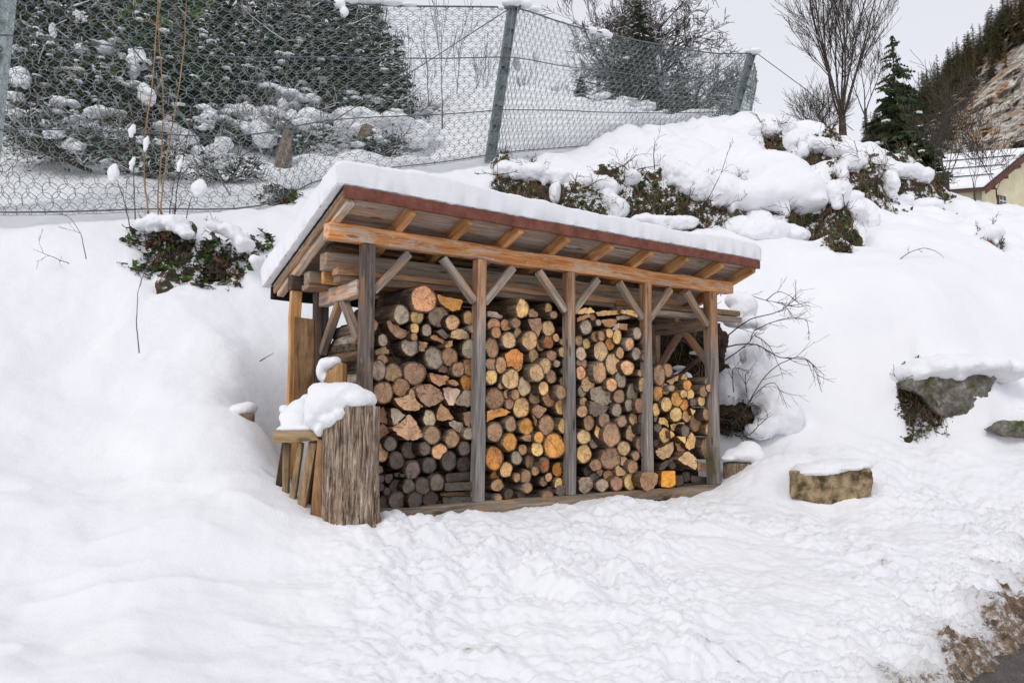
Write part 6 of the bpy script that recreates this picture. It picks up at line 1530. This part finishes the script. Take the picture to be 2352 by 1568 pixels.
for k, (a, b_) in enumerate(pos):
    p = hillp(a, b_); br = random.random() < .27; sd = random.choice((51, 52, 53)); sc = random.uniform(.7, 1.15)
    tone = 'rust-brown' if br else 'dark green'
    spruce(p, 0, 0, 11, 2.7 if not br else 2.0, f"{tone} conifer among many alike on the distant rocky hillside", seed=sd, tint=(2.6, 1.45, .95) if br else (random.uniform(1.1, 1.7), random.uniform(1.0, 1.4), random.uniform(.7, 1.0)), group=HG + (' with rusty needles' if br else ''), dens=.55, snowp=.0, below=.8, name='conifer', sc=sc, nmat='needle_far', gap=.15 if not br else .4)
# ------------------------------------------------------------------ house below the hill
M['cream'] = mat_simple('cream_render', (.62, .55, .36), (.74, .67, .47), 2, .9, bump=.2, rnd=False)
M['house_wood'] = mat_simple('red_brown_barge_board', (.10, .035, .025), (.16, .06, .04), 8, .7, bump=0)
M['white_trim'] = mat_simple('white_window_trim', (.62, .62, .62), (.72, .72, .72), 5, .6, bump=0)
m, t, b = newmat('window_glass'); b.inputs['Base Color'].default_value = (.03, .035, .04, 1); b.inputs['Roughness'].default_value = .08; M['glass'] = m
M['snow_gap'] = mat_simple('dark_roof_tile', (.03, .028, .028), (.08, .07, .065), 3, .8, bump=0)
HC = at(2262, 437, 44); he = empty('house', Vector((HC.x, HC.y, HC.z - 4))); HO = Vector(he.location)
tag(he, 'cream-walled house with a snow-covered roof, half hidden behind the bank', 'house')
E_ = Vector((-.95, .30, 0)).normalized(); G_ = Vector((.88, .47, 0)).normalized(); UP = Vector((0, 0, 1))
def hp(e_, g_, z): return HC + E_ * e_ + G_ * g_ + UP * z - HO
W2, LEN, RISE = 4.6, 9.0, 2.9
def hquad(name, pts, mat, par=he, th=None, off=None):
    n = len(pts); P = list(pts)
    if th is not None: P = P + [p + th for p in pts]; F = [tuple(range(n)), tuple(range(2*n-1, n-1, -1))] + [(i, i+n, (i+1) % n+n, (i+1) % n) for i in range(n)]
    else: F = [tuple(range(n))]
    o = mesh(name, P, F, mat, par); bm = bmesh.new(); bm.from_mesh(o.data); bmesh.ops.recalc_face_normals(bm, faces=bm.faces); bm.to_mesh(o.data); bm.free(); return o
OV = .55
hquad('wall', [hp(OV, .45, -4), hp(LEN, .45, -4), hp(LEN, .45, .15), hp(OV, .45, .15)], M['cream'], th=G_ * .3)
hquad('gable_wall', [hp(OV, .45, -4), hp(OV, .45, .2), hp(OV, W2, RISE - .15), hp(OV, 2*W2 - .45, .2), hp(OV, 2*W2 - .45, -4)], M['cream'], th=E_ * .3)
rf = hquad('roof', [hp(0, 0, 0), hp(LEN, 0, 0), hp(LEN, W2, RISE), hp(0, W2, RISE)], M['snow_gap'], th=UP * .12)
hquad('roof', [hp(0, W2, RISE), hp(LEN, W2, RISE), hp(LEN, 2*W2, 0), hp(0, 2*W2, 0)], M['snow_gap'], th=UP * .12)
for k in range(4):
    g0, g1 = k * W2 / 4 + .05, (k + 1) * W2 / 4 - .06; z0, z1_ = RISE * g0 / W2, RISE * g1 / W2
    o = hquad('roof_snow_band', [hp(.05, g0, z0 + .13), hp(LEN, g0, z0 + .13), hp(LEN, g1, z1_ + .13), hp(.05, g1, z1_ + .13)], M['snow'], rf, th=UP * .25); mod_bevel(o, .08, 3)
hquad('barge_board', [hp(-.02, -.05, -.22), hp(-.02, W2, RISE - .22), hp(-.02, W2, RISE + .1), hp(-.02, -.05, .1)], M['house_wood'], th=-E_ * .06)
for k in range(3): hquad('purlin', [hp(.0, .9 + k * 1.3, RISE * (.9 + k*1.3) / W2 - .38), hp(.0, 1.05 + k * 1.3, RISE * (.9 + k*1.3) / W2 - .38), hp(.0, 1.05 + k*1.3, RISE * (.9+k*1.3) / W2 - .2), hp(.0, .9 + k*1.3, RISE * (.9+k*1.3) / W2 - .2)], M['house_wood'], th=E_ * .5)
hquad('gutter', [hp(-.0, -.1, -.08), hp(LEN, -.1, -.08), hp(LEN, -.1, .03), hp(0, -.1, .03)], M['house_wood'], th=-G_ * .08)
def hwin(c, d, nrm, w, h):
    fr = hquad('window', [c - d * w/2 - UP * h/2, c + d * w/2 - UP * h/2, c + d * w/2 + UP * h/2, c - d * w/2 + UP * h/2], M['house_wood'], th=nrm * .05)
    hquad('frame', [c + nrm * .055 - d * (w/2 - .07) - UP * (h/2 - .07), c + nrm * .055 + d * (w/2 - .07) - UP * (h/2 - .07), c + nrm * .055 + d * (w/2-.07) + UP * (h/2-.07), c + nrm * .055 - d * (w/2-.07) + UP * (h/2-.07)], M['white_trim'], fr, th=nrm * .03)
    for sx in (-1, 1):
        for sz in (-1, 1):
            cc = c + d * sx * (w/4 - .02) + UP * sz * (h/4 - .02) + nrm * .09; a_, b_ = w/4 - .06, h/4 - .06
            hquad('pane', [cc - d*a_ - UP*b_, cc + d*a_ - UP*b_, cc + d*a_ + UP*b_, cc - d*a_ + UP*b_], M['glass'], fr, th=nrm * .01)
hwin(hp(OV, 2.6, -.25), G_, Vector((.47, -.88, 0)), .75, .62)
hwin(hp(OV + .55, .40, -.78), E_, Vector((-.30, -.95, 0)), .72, .60)

for k in range(1, 4):  # thin dark pipes drawing the lines between the roof's snow bands
    g0 = k * W2 / 4; z0 = RISE * g0 / W2; mb = MB(); mb.tube([hp(.1, g0 - .02, z0 + .40), hp(LEN, g0 - .02, z0 + .40)], .028, 5); mb.build('dark_band_line', M['snow_gap'], rf)
